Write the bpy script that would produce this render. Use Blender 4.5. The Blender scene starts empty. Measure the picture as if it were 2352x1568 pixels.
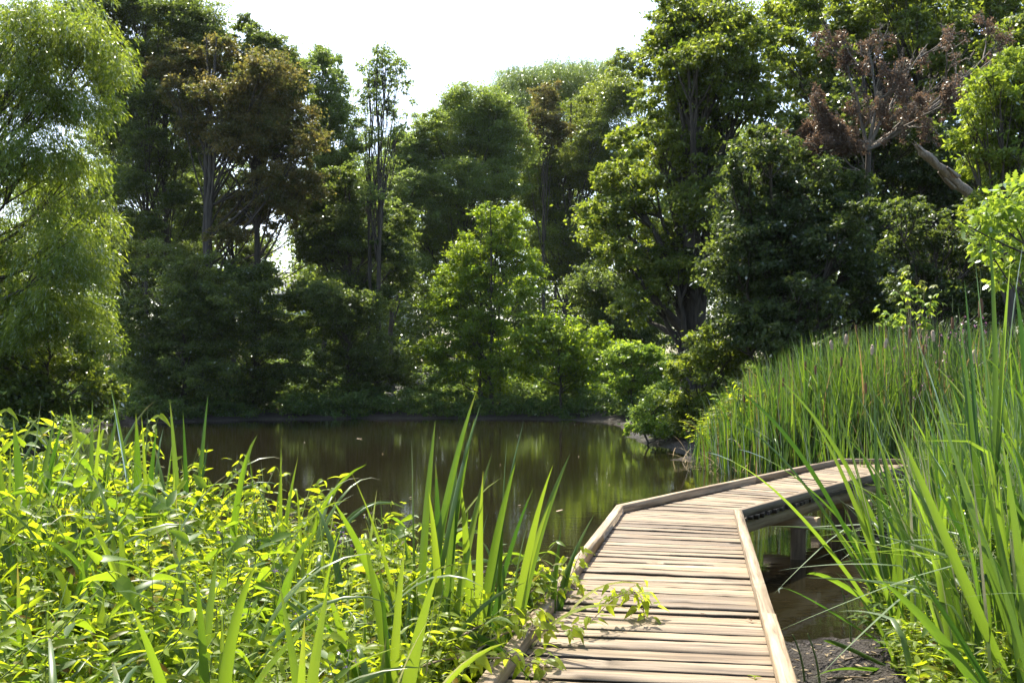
import bpy, math, random
import numpy as np
from mathutils import Vector

R = math.radians
S = bpy.context.scene
COL = S.collection

# ------------------------------------------------------------------ camera, sky, sun, exposure
F, CX, HY, EYE = 2287.0, 1176.0, 850.0, 2.18       # focal length and horizon in the photograph's pixels, eye height in metres
cam_d = bpy.data.cameras.new('camera'); cam = bpy.data.objects.new('camera', cam_d); COL.objects.link(cam)
cam.location = (0, 0, EYE); cam.rotation_euler = (R(90), 0, 0)
cam_d.sensor_width = 36; cam_d.lens = F / 2352 * 36; cam_d.shift_y = (HY - 784) / 2352
cam_d.clip_start = 0.05; cam_d.clip_end = 3000
S.camera = cam

SUN_AZ, SUN_EL = R(-24), R(61)                      # azimuth from +Y towards +X
to_sun = Vector((math.sin(SUN_AZ) * math.cos(SUN_EL), math.cos(SUN_AZ) * math.cos(SUN_EL), math.sin(SUN_EL)))
W = bpy.data.worlds.new('World'); S.world = W; W.use_nodes = True
wn = W.node_tree.nodes; bg = wn['Background']; bg.inputs[1].default_value = 0.15
sky = wn.new('ShaderNodeTexSky'); sky.sky_type = 'NISHITA'; sky.sun_disc = False
sky.sun_elevation = SUN_EL; sky.sun_rotation = SUN_AZ; sky.air_density = 1.0; sky.dust_density = 2.5; sky.ozone_density = 1.0
W.node_tree.links.new(sky.outputs[0], bg.inputs[0])
sun_d = bpy.data.lights.new('sun', 'SUN'); sun_d.energy = 5.0; sun_d.angle = R(0.5); sun_d.color = (1, .93, .80)
sun = bpy.data.objects.new('sun', sun_d); COL.objects.link(sun); sun.rotation_euler = to_sun.to_track_quat('Z', 'Y').to_euler()
S.view_settings.view_transform = 'Standard'; S.view_settings.look = 'None'
S.view_settings.exposure = 1.38; S.view_settings.gamma = 1
c = S.cycles
c.max_bounces = 10; c.diffuse_bounces = 6; c.glossy_bounces = 3; c.transmission_bounces = 5; c.transparent_max_bounces = 4
c.caustics_reflective = False; c.caustics_refractive = False; c.use_denoising = True
c.sample_clamp_indirect = 6

rng = np.random.default_rng(7)
random.seed(7)

# ------------------------------------------------------------------ helpers
def at(X, Y, d):            # photograph position and distance -> point in the place
    return np.array([(X - CX) / F * d, d, EYE - (Y - HY) / F * d])
def nrm(v): return v / np.maximum(np.linalg.norm(v, axis=-1, keepdims=True), 1e-9)

def link(name, data, parent=None, loc=None):
    o = bpy.data.objects.new(name, data); COL.objects.link(o)
    if loc is not None: o.location = tuple(loc)
    if parent is not None: o.parent = parent
    return o
def tag(o, label=None, cat=None, group=None, kind=None):
    if label: o['label'] = label
    if cat: o['category'] = cat
    if group: o['group'] = group
    if kind: o['kind'] = kind
    return o
def thing(name, label, cat, loc=(0, 0, 0), group=None):
    return tag(link(name, None, loc=loc), label, cat, group)

def make_mesh(name, V, Fc, mat, face=None, point=None, smooth=False):
    """V (n,3); Fc one (m,k) array or list of them"""
    V = np.ascontiguousarray(V, dtype=np.float32)
    if isinstance(Fc, np.ndarray): Fc = [Fc]
    Fc = [f for f in Fc if len(f)]
    me = bpy.data.meshes.new(name)
    tot = sum(len(f) for f in Fc); loops = np.concatenate([f.ravel() for f in Fc]).astype(np.int32)
    sizes = np.concatenate([np.full(len(f), f.shape[1], dtype=np.int32) for f in Fc])
    starts = np.concatenate([[0], np.cumsum(sizes)[:-1]]).astype(np.int32)
    me.vertices.add(len(V)); me.vertices.foreach_set('co', V.ravel())
    me.loops.add(len(loops)); me.loops.foreach_set('vertex_index', loops)
    me.polygons.add(tot); me.polygons.foreach_set('loop_start', starts); me.polygons.foreach_set('loop_total', sizes)
    if smooth: me.polygons.foreach_set('use_smooth', np.ones(tot, dtype=bool))
    for k, a in (face or {}).items():
        at_ = me.attributes.new(k, 'FLOAT', 'FACE'); at_.data.foreach_set('value', np.ascontiguousarray(a, dtype=np.float32))
    for k, a in (point or {}).items():
        a = np.ascontiguousarray(a, dtype=np.float32)
        if a.ndim == 2: at_ = me.attributes.new(k, 'FLOAT_VECTOR', 'POINT'); at_.data.foreach_set('vector', a.ravel())
        else: at_ = me.attributes.new(k, 'FLOAT', 'POINT'); at_.data.foreach_set('value', a)
    me.update(); me.materials.append(mat)
    return me

class Acc:                   # collects pieces of one mesh
    def __init__(s): s.V = []; s.F = {}; s.n = 0; s.fa = {}; s.pa = []
    def add(s, V, Fc, tint=None, age=None, grain=None):
        k = Fc.shape[1]
        s.V.append(V); s.F.setdefault(k, []).append(Fc + s.n); s.n += len(V)
        m = len(Fc)
        t = np.full(m, .5) if tint is None else np.broadcast_to(tint, (m,))
        a = np.zeros(m) if age is None else np.broadcast_to(age, (m,))
        s.fa.setdefault(k, []).append((t, a))
        s.pa.append(np.zeros((len(V), 3)) if grain is None else grain)
    def mesh(s, name, mat, smooth=False, grain=False):
        ks = sorted(s.F); Fc = [np.concatenate(s.F[k]) for k in ks]
        t = np.concatenate([q[0] for k in ks for q in s.fa[k]]); a = np.concatenate([q[1] for k in ks for q in s.fa[k]])
        return make_mesh(name, np.concatenate(s.V), Fc, mat, {'tint': t, 'age': a}, {'grain': np.concatenate(s.pa)} if grain else None, smooth)

# ------------------------------------------------------------------ materials
def newmat(name):
    m = bpy.data.materials.new(name); m.use_nodes = True
    nt = m.node_tree; nt.nodes.clear(); out = nt.nodes.new('ShaderNodeOutputMaterial')
    def N(t, **k):
        n = nt.nodes.new(t)
        for a, b in k.items(): setattr(n, a, b)
        return n
    def L(a, b): nt.links.new(a, b)
    return m, nt, out, N, L
def rgb(c): return (c[0], c[1], c[2], 1)
def mixc(N, L, fac, a, b, blend='MIX'):
    n = N('ShaderNodeMix', data_type='RGBA', blend_type=blend)
    for sock, v in ((n.inputs[0], fac), (n.inputs[6], a), (n.inputs[7], b)):
        if hasattr(v, 'links'): L(v, sock)
        elif isinstance(v, (int, float)): sock.default_value = v
        else: sock.default_value = rgb(v)
    return n.outputs[2]
def ramp(N, L, src, stops):
    n = N('ShaderNodeValToRGB'); L(src, n.inputs[0]); e = n.color_ramp.elements
    while len(e) < len(stops): e.new(.5)
    for el, (p, col) in zip(e, stops): el.position = p; el.color = rgb(col) if hasattr(col, '__len__') else (col, col, col, 1)
    return n.outputs[0]

def leafmat(name, lo, hi, tlo, thi, gloss=.5, rough=.38, brown=(.16, .075, .02), tmix=.5):
    m, nt, out, N, L = newmat(name)
    a = N('ShaderNodeAttribute', attribute_name='tint'); b = N('ShaderNodeAttribute', attribute_name='age')
    col = mixc(N, L, b.outputs['Fac'], mixc(N, L, a.outputs['Fac'], lo, hi), brown)
    tcol = mixc(N, L, b.outputs['Fac'], mixc(N, L, a.outputs['Fac'], tlo, thi), [q * 1.3 for q in brown])
    d = N('ShaderNodeBsdfDiffuse'); t = N('ShaderNodeBsdfTranslucent'); g = N('ShaderNodeBsdfGlossy'); g.inputs['Roughness'].default_value = rough
    L(col, d.inputs[0]); L(tcol, t.inputs[0]); g.inputs[0].default_value = (.95, 1, .95, 1)
    m1 = N('ShaderNodeMixShader'); m1.inputs[0].default_value = tmix; L(d.outputs[0], m1.inputs[1]); L(t.outputs[0], m1.inputs[2])
    fr = N('ShaderNodeFresnel'); fr.inputs[0].default_value = 1.42
    mu = N('ShaderNodeMath', operation='MULTIPLY'); mu.inputs[1].default_value = gloss; L(fr.outputs[0], mu.inputs[0])
    m2 = N('ShaderNodeMixShader'); L(mu.outputs[0], m2.inputs[0]); L(m1.outputs[0], m2.inputs[1]); L(g.outputs[0], m2.inputs[2])
    L(m2.outputs[0], out.inputs[0])
    return m

M = {}
M['willow'] = leafmat('willow_leaf', (0.075, 0.12, 0.022), (0.18, 0.235, 0.045), (0.24, 0.35, 0.02), (0.5, 0.58, 0.05), 0.20)
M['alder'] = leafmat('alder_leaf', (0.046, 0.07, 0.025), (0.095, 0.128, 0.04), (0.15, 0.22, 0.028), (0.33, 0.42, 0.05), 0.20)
M['brownleaf'] = leafmat('rusty_leaf', (0.07, 0.085, 0.03), (0.165, 0.12, 0.05), (0.15, 0.18, 0.025), (0.34, 0.27, 0.06), 0.15)
M['paleleaf'] = leafmat('pale_leaf', (0.085, 0.13, 0.045), (0.16, 0.215, 0.065), (0.22, 0.33, 0.045), (0.4, 0.5, 0.08), 0.22)
M['ash'] = leafmat('ash_leaf', (0.075, 0.115, 0.034), (0.14, 0.19, 0.052), (0.24, 0.35, 0.035), (0.44, 0.54, 0.065), 0.22)
M['oak'] = leafmat('oak_leaf', (0.055, 0.085, 0.022), (0.125, 0.165, 0.038), (0.21, 0.3, 0.022), (0.46, 0.53, 0.04), 0.25)
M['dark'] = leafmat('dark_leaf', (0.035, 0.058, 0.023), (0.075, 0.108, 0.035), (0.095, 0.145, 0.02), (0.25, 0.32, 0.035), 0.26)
M['lime'] = leafmat('lime_leaf', (0.1, 0.17, 0.03), (0.18, 0.26, 0.05), (0.28, 0.44, 0.03), (0.5, 0.62, 0.05), 0.22)
M['dead'] = leafmat('dead_leaf', (0.12, 0.08, 0.052), (0.23, 0.155, 0.1), (0.12, 0.075, 0.045), (0.22, 0.14, 0.085), 0.10)
M['weed'] = leafmat('weed_leaf', (0.12, 0.17, 0.022), (0.2, 0.26, 0.035), (0.42, 0.54, 0.012), (0.64, 0.74, 0.022), 0.24, .36, tmix=.58)
M['ground_leaf'] = leafmat('ground_leaf', (0.06, 0.11, 0.035), (0.12, 0.18, 0.05), (0.14, 0.23, 0.03), (0.32, 0.42, 0.05), 0.20)
M['sword'] = leafmat('sword_leaf', (0.04, 0.085, 0.02), (0.11, 0.165, 0.04), (0.07, 0.17, 0.008), (0.32, 0.44, 0.02), 0.60, .32, (.20, .12, .035))
M['cattail'] = leafmat('cattail_leaf', (0.035, 0.08, 0.024), (0.095, 0.15, 0.045), (0.06, 0.15, 0.01), (0.27, 0.42, 0.025), 0.50, .33, (.22, .15, .06))
M['fresh'] = leafmat('fresh_leaf', (.07, .12, .02), (.14, .20, .035), (.28, .43, .015), (.52, .64, .03), .2)
M['nettle'] = leafmat('nettle_leaf', (0.06, 0.11, 0.02), (0.12, 0.18, 0.035), (0.18, 0.32, 0.01), (0.42, 0.56, 0.02), 0.28, .36, tmix=.55)
M['straw'] = leafmat('straw', (.30, .22, .12), (.45, .36, .22), (.3, .22, .12), (.4, .32, .2), .2, .5, (.40, .31, .18))
M['flower'] = leafmat('flower_petal', (.45, .18, .34), (.6, .3, .5), (.4, .15, .3), (.5, .2, .4), .2)
M['purple'] = leafmat('purple_petal', (.20, .10, .34), (.3, .16, .45), (.2, .1, .3), (.3, .15, .4), .2)

def simplemat(name, lo, hi, scale=(6, 6, 6), rough=.8, bump=.3, detail=6):
    m, nt, out, N, L = newmat(name)
    tc = N('ShaderNodeTexCoord'); mp = N('ShaderNodeMapping'); mp.inputs['Scale'].default_value = scale; L(tc.outputs['Object'], mp.inputs[0])
    n = N('ShaderNodeTexNoise'); n.inputs['Scale'].default_value = 1; n.inputs['Detail'].default_value = detail; n.inputs['Roughness'].default_value = .65; L(mp.outputs[0], n.inputs['Vector'])
    p = N('ShaderNodeBsdfPrincipled'); p.inputs['Roughness'].default_value = rough
    L(ramp(N, L, n.outputs['Fac'], [(.3, lo), (.7, hi)]), p.inputs['Base Color'])
    b = N('ShaderNodeBump'); b.inputs['Strength'].default_value = bump; b.inputs['Distance'].default_value = .02; L(n.outputs['Fac'], b.inputs['Height']); L(b.outputs[0], p.inputs['Normal'])
    L(p.outputs[0], out.inputs[0]); return m
M['bark'] = simplemat('bark', (.03, .024, .018), (.09, .075, .055), (9, 9, 2.2), .9, .8)
M['greybark'] = simplemat('dead_bark', (.09, .075, .055), (.22, .19, .145), (9, 9, 3), .85, .5)
M['snag'] = simplemat('bare_snag_wood', (.12, .09, .06), (.42, .36, .28), (30, 30, 7), .85, 1)
M['stem'] = simplemat('green_stem', (.09, .13, .03), (.16, .20, .05), (20, 20, 20), .6, .1)
M['twig'] = simplemat('twig', (.12, .085, .05), (.30, .23, .15), (20, 20, 20), .8, .3)
M['seed'] = simplemat('seed_head_brown', (.10, .045, .02), (.20, .10, .045), (60, 60, 60), .9, .4)
M['fluff'] = simplemat('seed_head_fluff', (.34, .25, .16), (.55, .44, .31), (50, 50, 50), .95, .8)
M['rust'] = simplemat('rusty_seed', (.22, .09, .04), (.38, .18, .08), (30, 30, 30), .9, .3)
M['post'] = simplemat('wet_post_wood', (.10, .062, .034), (.28, .19, .11), (25, 25, 3), .75, .6)
M['render'] = simplemat('white_render', (.70, .70, .70), (.80, .80, .79), (1, 1, 1), .9, .05)
M['slate'] = simplemat('roof_slate', (.10, .10, .11), (.18, .17, .17), (3, 3, 3), .7, .2)

def woodmat(name, dark, mid, light):
    m, nt, out, N, L = newmat(name)
    g = N('ShaderNodeAttribute', attribute_name='grain'); t = N('ShaderNodeAttribute', attribute_name='tint')
    mp = N('ShaderNodeMapping'); mp.inputs['Scale'].default_value = (1.2, 26, 26); L(g.outputs['Vector'], mp.inputs[0])
    n = N('ShaderNodeTexNoise'); n.inputs['Scale'].default_value = 1; n.inputs['Detail'].default_value = 9; n.inputs['Roughness'].default_value = .7; n.inputs['Distortion'].default_value = .6; L(mp.outputs[0], n.inputs['Vector'])
    mp2 = N('ShaderNodeMapping'); mp2.inputs['Scale'].default_value = (2.2, 7, 7); L(g.outputs['Vector'], mp2.inputs[0])
    n2 = N('ShaderNodeTexNoise'); n2.inputs['Scale'].default_value = 1; n2.inputs['Detail'].default_value = 5; L(mp2.outputs[0], n2.inputs['Vector'])
    col = ramp(N, L, n.outputs['Fac'], [(.33, dark), (.47, mid), (.64, light)])
    col = mixc(N, L, ramp(N, L, n2.outputs['Fac'], [(.45, 0.0), (.75, .5)]), col, [q * .55 for q in mid])
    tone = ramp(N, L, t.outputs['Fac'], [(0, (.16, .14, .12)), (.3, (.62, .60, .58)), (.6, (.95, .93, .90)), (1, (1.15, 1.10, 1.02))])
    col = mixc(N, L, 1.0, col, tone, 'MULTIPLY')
    p = N('ShaderNodeBsdfPrincipled'); p.inputs['Roughness'].default_value = .62; p.inputs['Specular IOR Level'].default_value = .35
    L(col, p.inputs['Base Color'])
    b = N('ShaderNodeBump'); b.inputs['Strength'].default_value = .55; b.inputs['Distance'].default_value = .006; L(n.outputs['Fac'], b.inputs['Height']); L(b.outputs[0], p.inputs['Normal'])
    L(p.outputs[0], out.inputs[0]); return m
M['deck'] = woodmat('weathered_deck_wood', (.06, .042, .026), (.195, .145, .09), (.335, .265, .178))
M['kerb'] = woodmat('weathered_kerb_wood', (.085, .062, .038), (.26, .20, .13), (.41, .335, .235))

M['beam'] = woodmat('brown_beam_wood', (.26, .18, .10), (.50, .36, .21), (.64, .49, .31))
def groundmat():
    m, nt, out, N, L = newmat('mud_and_soil')
    ge = N('ShaderNodeNewGeometry'); sp = N('ShaderNodeSeparateXYZ'); L(ge.outputs['Position'], sp.inputs[0])
    n = N('ShaderNodeTexNoise'); n.inputs['Scale'].default_value = 5; n.inputs['Detail'].default_value = 10; n.inputs['Roughness'].default_value = .7; L(ge.outputs['Position'], n.inputs['Vector'])
    n2 = N('ShaderNodeTexNoise'); n2.inputs['Scale'].default_value = 38; n2.inputs['Detail'].default_value = 6; L(ge.outputs['Position'], n2.inputs['Vector'])
    wet = ramp(N, L, n.outputs['Fac'], [(.3, (.018, .014, .010)), (.55, (.050, .039, .029)), (.75, (.13, .10, .075))])
    dry = ramp(N, L, n.outputs['Fac'], [(.3, (.022, .028, .012)), (.7, (.055, .05, .028))])
    mr = N('ShaderNodeMapRange'); mr.inputs['From Min'].default_value = .22; mr.inputs['From Max'].default_value = .42; L(sp.outputs[2], mr.inputs[0])
    p = N('ShaderNodeBsdfPrincipled'); L(mixc(N, L, mr.outputs[0], wet, dry), p.inputs['Base Color'])
    mr2 = N('ShaderNodeMapRange'); mr2.inputs['From Min'].default_value = .0; mr2.inputs['From Max'].default_value = .16; mr2.inputs['To Min'].default_value = .28; mr2.inputs['To Max'].default_value = .85; L(sp.outputs[2], mr2.inputs[0]); L(mr2.outputs[0], p.inputs['Roughness'])
    ad = N('ShaderNodeMath', operation='ADD'); L(n.outputs['Fac'], ad.inputs[0]); L(n2.outputs['Fac'], ad.inputs[1])
    b = N('ShaderNodeBump'); b.inputs['Strength'].default_value = 1; b.inputs['Distance'].default_value = .16; L(ad.outputs[0], b.inputs['Height']); L(b.outputs[0], p.inputs['Normal'])
    L(p.outputs[0], out.inputs[0]); return m
M['ground'] = groundmat()
def watermat():
    m, nt, out, N, L = newmat('murky_water')
    ge = N('ShaderNodeNewGeometry')
    n = N('ShaderNodeTexNoise'); n.inputs['Scale'].default_value = .6; n.inputs['Detail'].default_value = 4; L(ge.outputs['Position'], n.inputs['Vector'])
    p = N('ShaderNodeBsdfPrincipled'); p.inputs['Roughness'].default_value = .03; p.inputs['IOR'].default_value = 1.5
    L(ramp(N, L, n.outputs['Fac'], [(.3, (.0095, .0082, .004)), (.7, (.0145, .0122, .0055))]), p.inputs['Base Color'])
    mp = N('ShaderNodeMapping'); mp.inputs['Scale'].default_value = (2.2, 7, 1); L(ge.outputs['Position'], mp.inputs[0])
    n2 = N('ShaderNodeTexNoise'); n2.inputs['Scale'].default_value = 1; n2.inputs['Detail'].default_value = 3; L(mp.outputs[0], n2.inputs['Vector'])
    b = N('ShaderNodeBump'); b.inputs['Strength'].default_value = .06; b.inputs['Distance'].default_value = .03; L(n2.outputs['Fac'], b.inputs['Height']); L(b.outputs[0], p.inputs['Normal'])
    L(p.outputs[0], out.inputs[0]); return m
M['water'] = watermat()

# ------------------------------------------------------------------ ground and water
POND = np.array([(2.2, 8.0), (2.95, 8.15), (3.7, 9.0), (4.6, 10.6), (6.4, 12.6), (9, 13.6), (11.5, 14.5), (11.5, 16.2), (9, 17.2), (7, 18.2), (5.4, 19.6), (4.85, 21.5), (4.4, 24), (4.1, 27), (4.0, 30), (4.4, 36), (4.7, 41.5), (2.6, 43.6), (.5, 44.5), (-5.5, 45), (-11, 43.6), (-15.4, 40.7), (-15.6, 37), (-13.5, 30), (-11.5, 24), (-9.5, 18), (-7.5, 13), (-5.5, 9.6), (-4, 8.5), (-1, 7.9), (.8, 7.9)])
def pond_dist(P):            # signed distance to the water's edge, positive on land
    P = np.asarray(P, float).reshape(-1, 2); A = POND; B = np.roll(A, -1, 0); best = np.full(len(P), 1e9); ins = np.zeros(len(P), bool)
    for a, b in zip(A, B):
        ab = b - a; t = np.clip(((P - a) @ ab) / (ab @ ab), 0, 1)
        best = np.minimum(best, np.hypot(*(P - a - t[:, None] * ab).T))
        cr = (a[1] > P[:, 1]) != (b[1] > P[:, 1])
        xi = a[0] + (P[:, 1] - a[1]) / (b[1] - a[1] + 1e-12) * ab[0]
        ins ^= cr & (P[:, 0] < xi)
    return np.where(ins, -best, best)
_tab = np.random.default_rng(99).random((64, 64))
def vnoise(x, y):
    xi, yi = np.floor(x).astype(int), np.floor(y).astype(int); fx, fy = x - xi, y - yi; fx, fy = fx * fx * (3 - 2 * fx), fy * fy * (3 - 2 * fy); t = lambda i, j: _tab[i % 64, j % 64]
    return (t(xi, yi) * (1 - fx) + t(xi + 1, yi) * fx) * (1 - fy) + (t(xi, yi + 1) * (1 - fx) + t(xi + 1, yi + 1) * fx) * fy
def ground_z(x, y, rough=True):
    x = np.atleast_1d(np.asarray(x, float)); y = np.atleast_1d(np.asarray(y, float))
    d = pond_dist(np.stack([x, y], 1)); d = d + (y > 15) * (1.1 * (vnoise(x * .7 + 5, y * .7) - .5) + .5 * (vnoise(x * 2.1, y * 2.1 + 9) - .5))
    land = .5 * (1 - np.exp(-np.maximum(d, 0) / 2.6)) + .012 * np.clip(d - 3, 0, 40) * (y > 12)
    z = np.where(d > 0, land, -.9 * (1 - np.exp(np.minimum(d, 0) / 2.0)))
    if rough:
        nearby = np.clip((d + .35) / .5, 0, 1) * (y < 11) * (y > 0)
        z = z + nearby * (.030 * (vnoise(x * 7, y * 7) - .5) + .030 * (vnoise(x * 16, y * 16) - .5) + .022 * (vnoise(x * 34, y * 34) - .5))
        z = z + .022 * (np.sin(x * 5.1 + 1.3 * np.sin(y * 3.7)) * np.sin(y * 4.3 + np.sin(x * 2.9))) + .012 * np.sin(x * 17 + 2 * np.sin(y * 9)) * np.sin(y * 15 + 2 * np.sin(x * 11))
    return z
def gz(x, y): return float(ground_z(x, y)[0])
gx = np.concatenate([-np.geomspace(600, 12.5, 40), np.arange(-12, 1.4, .09), np.arange(1.4, 3.9, .022), np.arange(3.9, 12.01, .09), np.geomspace(12.5, 600, 40)])
gy = np.concatenate([-np.geomspace(600, 4.5, 24), np.arange(-4, 5, .09), np.arange(5, 8.6, .022), np.arange(8.6, 14, .09), np.arange(14, 50, .3), np.geomspace(50.5, 900, 40)])
XX, YY = np.meshgrid(gx, gy); nz = ground_z(XX.ravel(), YY.ravel())
nx, ny = len(gx), len(gy); ii = (np.arange(ny - 1)[:, None] * nx + np.arange(nx - 1)).ravel()
tag(link('ground', make_mesh('ground', np.stack([XX.ravel(), YY.ravel(), nz], 1), np.stack([ii, ii + 1, ii + nx + 1, ii + nx], 1), M['ground'], smooth=True)), kind='structure')
tag(link('pond_water', make_mesh('pond_water', np.array([(-26, 4, 0), (14, 4, 0), (14, 50, 0), (-26, 50, 0)]), np.array([[0, 1, 2, 3]]), M['water'])), kind='structure')

# ------------------------------------------------------------------ shape makers
def tube(acc, pts, rad, sides=7, tint=.5):
    pts = np.asarray(pts, float); n = len(pts); rad = np.broadcast_to(rad, (n,))
    T = nrm(np.gradient(pts, axis=0)); ref = np.array([.31, .95, .05]); U = nrm(np.cross(T, ref)); Vv = np.cross(T, U)
    a = np.linspace(0, 2 * np.pi, sides, endpoint=False)
    V = pts[:, None] + rad[:, None, None] * (np.cos(a)[None, :, None] * U[:, None] + np.sin(a)[None, :, None] * Vv[:, None])
    V = np.concatenate([V.reshape(-1, 3), pts[-1:]])
    i = (np.arange(n - 1)[:, None] * sides); j = np.arange(sides); k = (j + 1) % sides
    q = np.stack([i + j, i + k, i + sides + k, i + sides + j], -1).reshape(-1, 4)
    acc.add(V, q, tint)
    acc.add(V[-1 - sides:], np.stack([j, k, np.full(sides, sides)], 1), tint)
def curve(p0, p1, p2, n=9):
    t = np.linspace(0, 1, n)[:, None]; p0, p1, p2 = map(np.asarray, (p0, p1, p2))
    return (1 - t) ** 2 * p0 + 2 * t * (1 - t) * p1 + t * t * p2
def wobble(pts, amt, g):
    w = g.normal(0, amt, pts.shape); w[0] = 0; return pts + w

def kites(P, D, Nn, Ln, Wd):  # leaf-sized faces: base, side, tip, side
    D = nrm(D); Sd = nrm(np.cross(D, Nn)); Nn = np.cross(Sd, D)
    Ln = Ln[:, None]; Wd = Wd[:, None]
    dr = -.12 * Ln * Nn
    V = np.stack([P, P + .42 * Ln * D + .5 * Wd * Sd + dr * .2, P + Ln * D + dr, P + .42 * Ln * D - .5 * Wd * Sd + dr * .2], 1)
    return V.reshape(-1, 3), np.arange(len(P) * 4).reshape(-1, 4)

DENS = 1.75
def lobes_to_leaves(g, lobes, L, Wd, lai=2.6, clump=.33, shell=.55, strand=False, upb=.5):
    """lobes: list of (centre, radii(3)). Returns V, F, tint."""
    Vs, Fs, Ts, n0 = [], [], [], 0
    for cc, rr in lobes:
        rr = np.asarray(rr, float); r = rr.mean()
        N = int(DENS * lai * np.pi * rr[0] * rr[2] / (.5 * L * Wd)); nc = max(9, int(18 * (r / .9) ** 1.3 * (.33 / clump) ** 2))
        u = nrm(g.normal(size=(nc, 3))); rad = g.uniform(shell, 1.12, nc) ** .8; rad[::5] *= 1.22
        rad[: nc // 5] *= g.uniform(.2, .8, nc // 5)
        cp = cc + u * rad[:, None] * rr
        csz = clump * r * g.uniform(.5, 1.25, nc); ct = g.normal(0, .22, nc)
        k = g.integers(0, nc, N)
        if strand:           # hanging sprays
            s = g.random(N); sid = g.integers(0, 7, N)
            key = k * 7 + sid; ks = g.normal(size=(nc * 7, 3)); az = nrm(ks * [1, 1, .01] + u[np.arange(nc * 7) // 7] * [1.2, 1.2, 0] )[key]
            ln = g.uniform(.8, 2.2, nc * 7)[key] * r * .75
            off = ks[key] * csz[k][:, None] * .7
            P = cp[k] + off + az * (ln * .6 * (s - .3 * s * s))[:, None] + np.array([0, 0, -1]) * (ln * .5 * s ** 1.8)[:, None] + g.normal(0, .06, (N, 3))
            D = nrm(az * .6 + np.array([0, 0, -1]) * (.3 + s)[:, None] + g.normal(0, .42, (N, 3)))
            Nn = nrm(g.normal(size=(N, 3)) + [0, 0, .5])
        else:
            P = cp[k] + g.standard_t(6, (N, 3)) * .5 * csz[k][:, None] * [1.1, 1.1, .5]
            outw = nrm(P - cc)
            Nn = nrm(upb * np.array([0, 0, 1.]) + .45 * outw + .8 * g.normal(size=(N, 3)) * .8)
            D = nrm(np.cross(Nn, g.normal(size=(N, 3))) + .35 * outw - [0, 0, .2])
        V, Fc = kites(P, D, Nn, L * g.uniform(.65, 1.35, N), Wd * g.uniform(.7, 1.3, N))
        Vs.append(V); Fs.append(Fc + n0); n0 += len(V)
        Ts.append(np.clip(.42 + ct[k] + g.normal(0, .2, N), 0, 1))
    return np.concatenate(Vs), np.concatenate(Fs), np.concatenate(Ts)

def px_lobes(g, spec, d, depth=.45, flat=.85, thick=1.0, fill=.3):
    """lobes given by where they show, each with its own distance; partner lobes give the crown its depth"""
    spec = np.array(spec, float); xs = spec[:, 0]; half = (xs.max() - xs.min()) / 2 / F * d + .6
    out = []
    for X, Y, r in spec:
        dd = d + g.uniform(-1, 1) * half * depth * thick
        rm = r / F * dd; c0 = at(X, Y, dd)
        out.append((c0, (rm * .85, rm * .85, rm * flat * .8)))
        for _ in range(4):
            u = nrm(g.normal(size=3) * [1, .8, 1]); q = rm * g.uniform(.38, .58)
            out.append((c0 + u * rm * g.uniform(.55, .85) * [1, 1, .9], (q * 1.15, q * 1.15, q * .7)))
    if fill:
        for i in range(len(spec)):
            dist = np.hypot(spec[:, 0] - spec[i, 0], spec[:, 1] - spec[i, 1]); dist[i] = 1e9
            for j in np.argsort(dist)[:2]:
                if g.random() > fill: continue
                q = (spec[i] + spec[j]) / 2 + g.normal(0, 8, 3); dd = d + g.uniform(-.2, .9) * half * depth * thick; rm = max(q[2], 12) / F * dd
                out.append((at(q[0], q[1], dd), (rm, rm, rm * flat)))
    for X, Y, r in spec[::3]:
        dd = d + g.uniform(.5, 1) * half * depth * 1.6 * thick; rm = r / F * dd
        out.append((at(X + g.normal(0, 8), Y + 12, dd), (rm, rm, rm * flat)))
    return out

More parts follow.
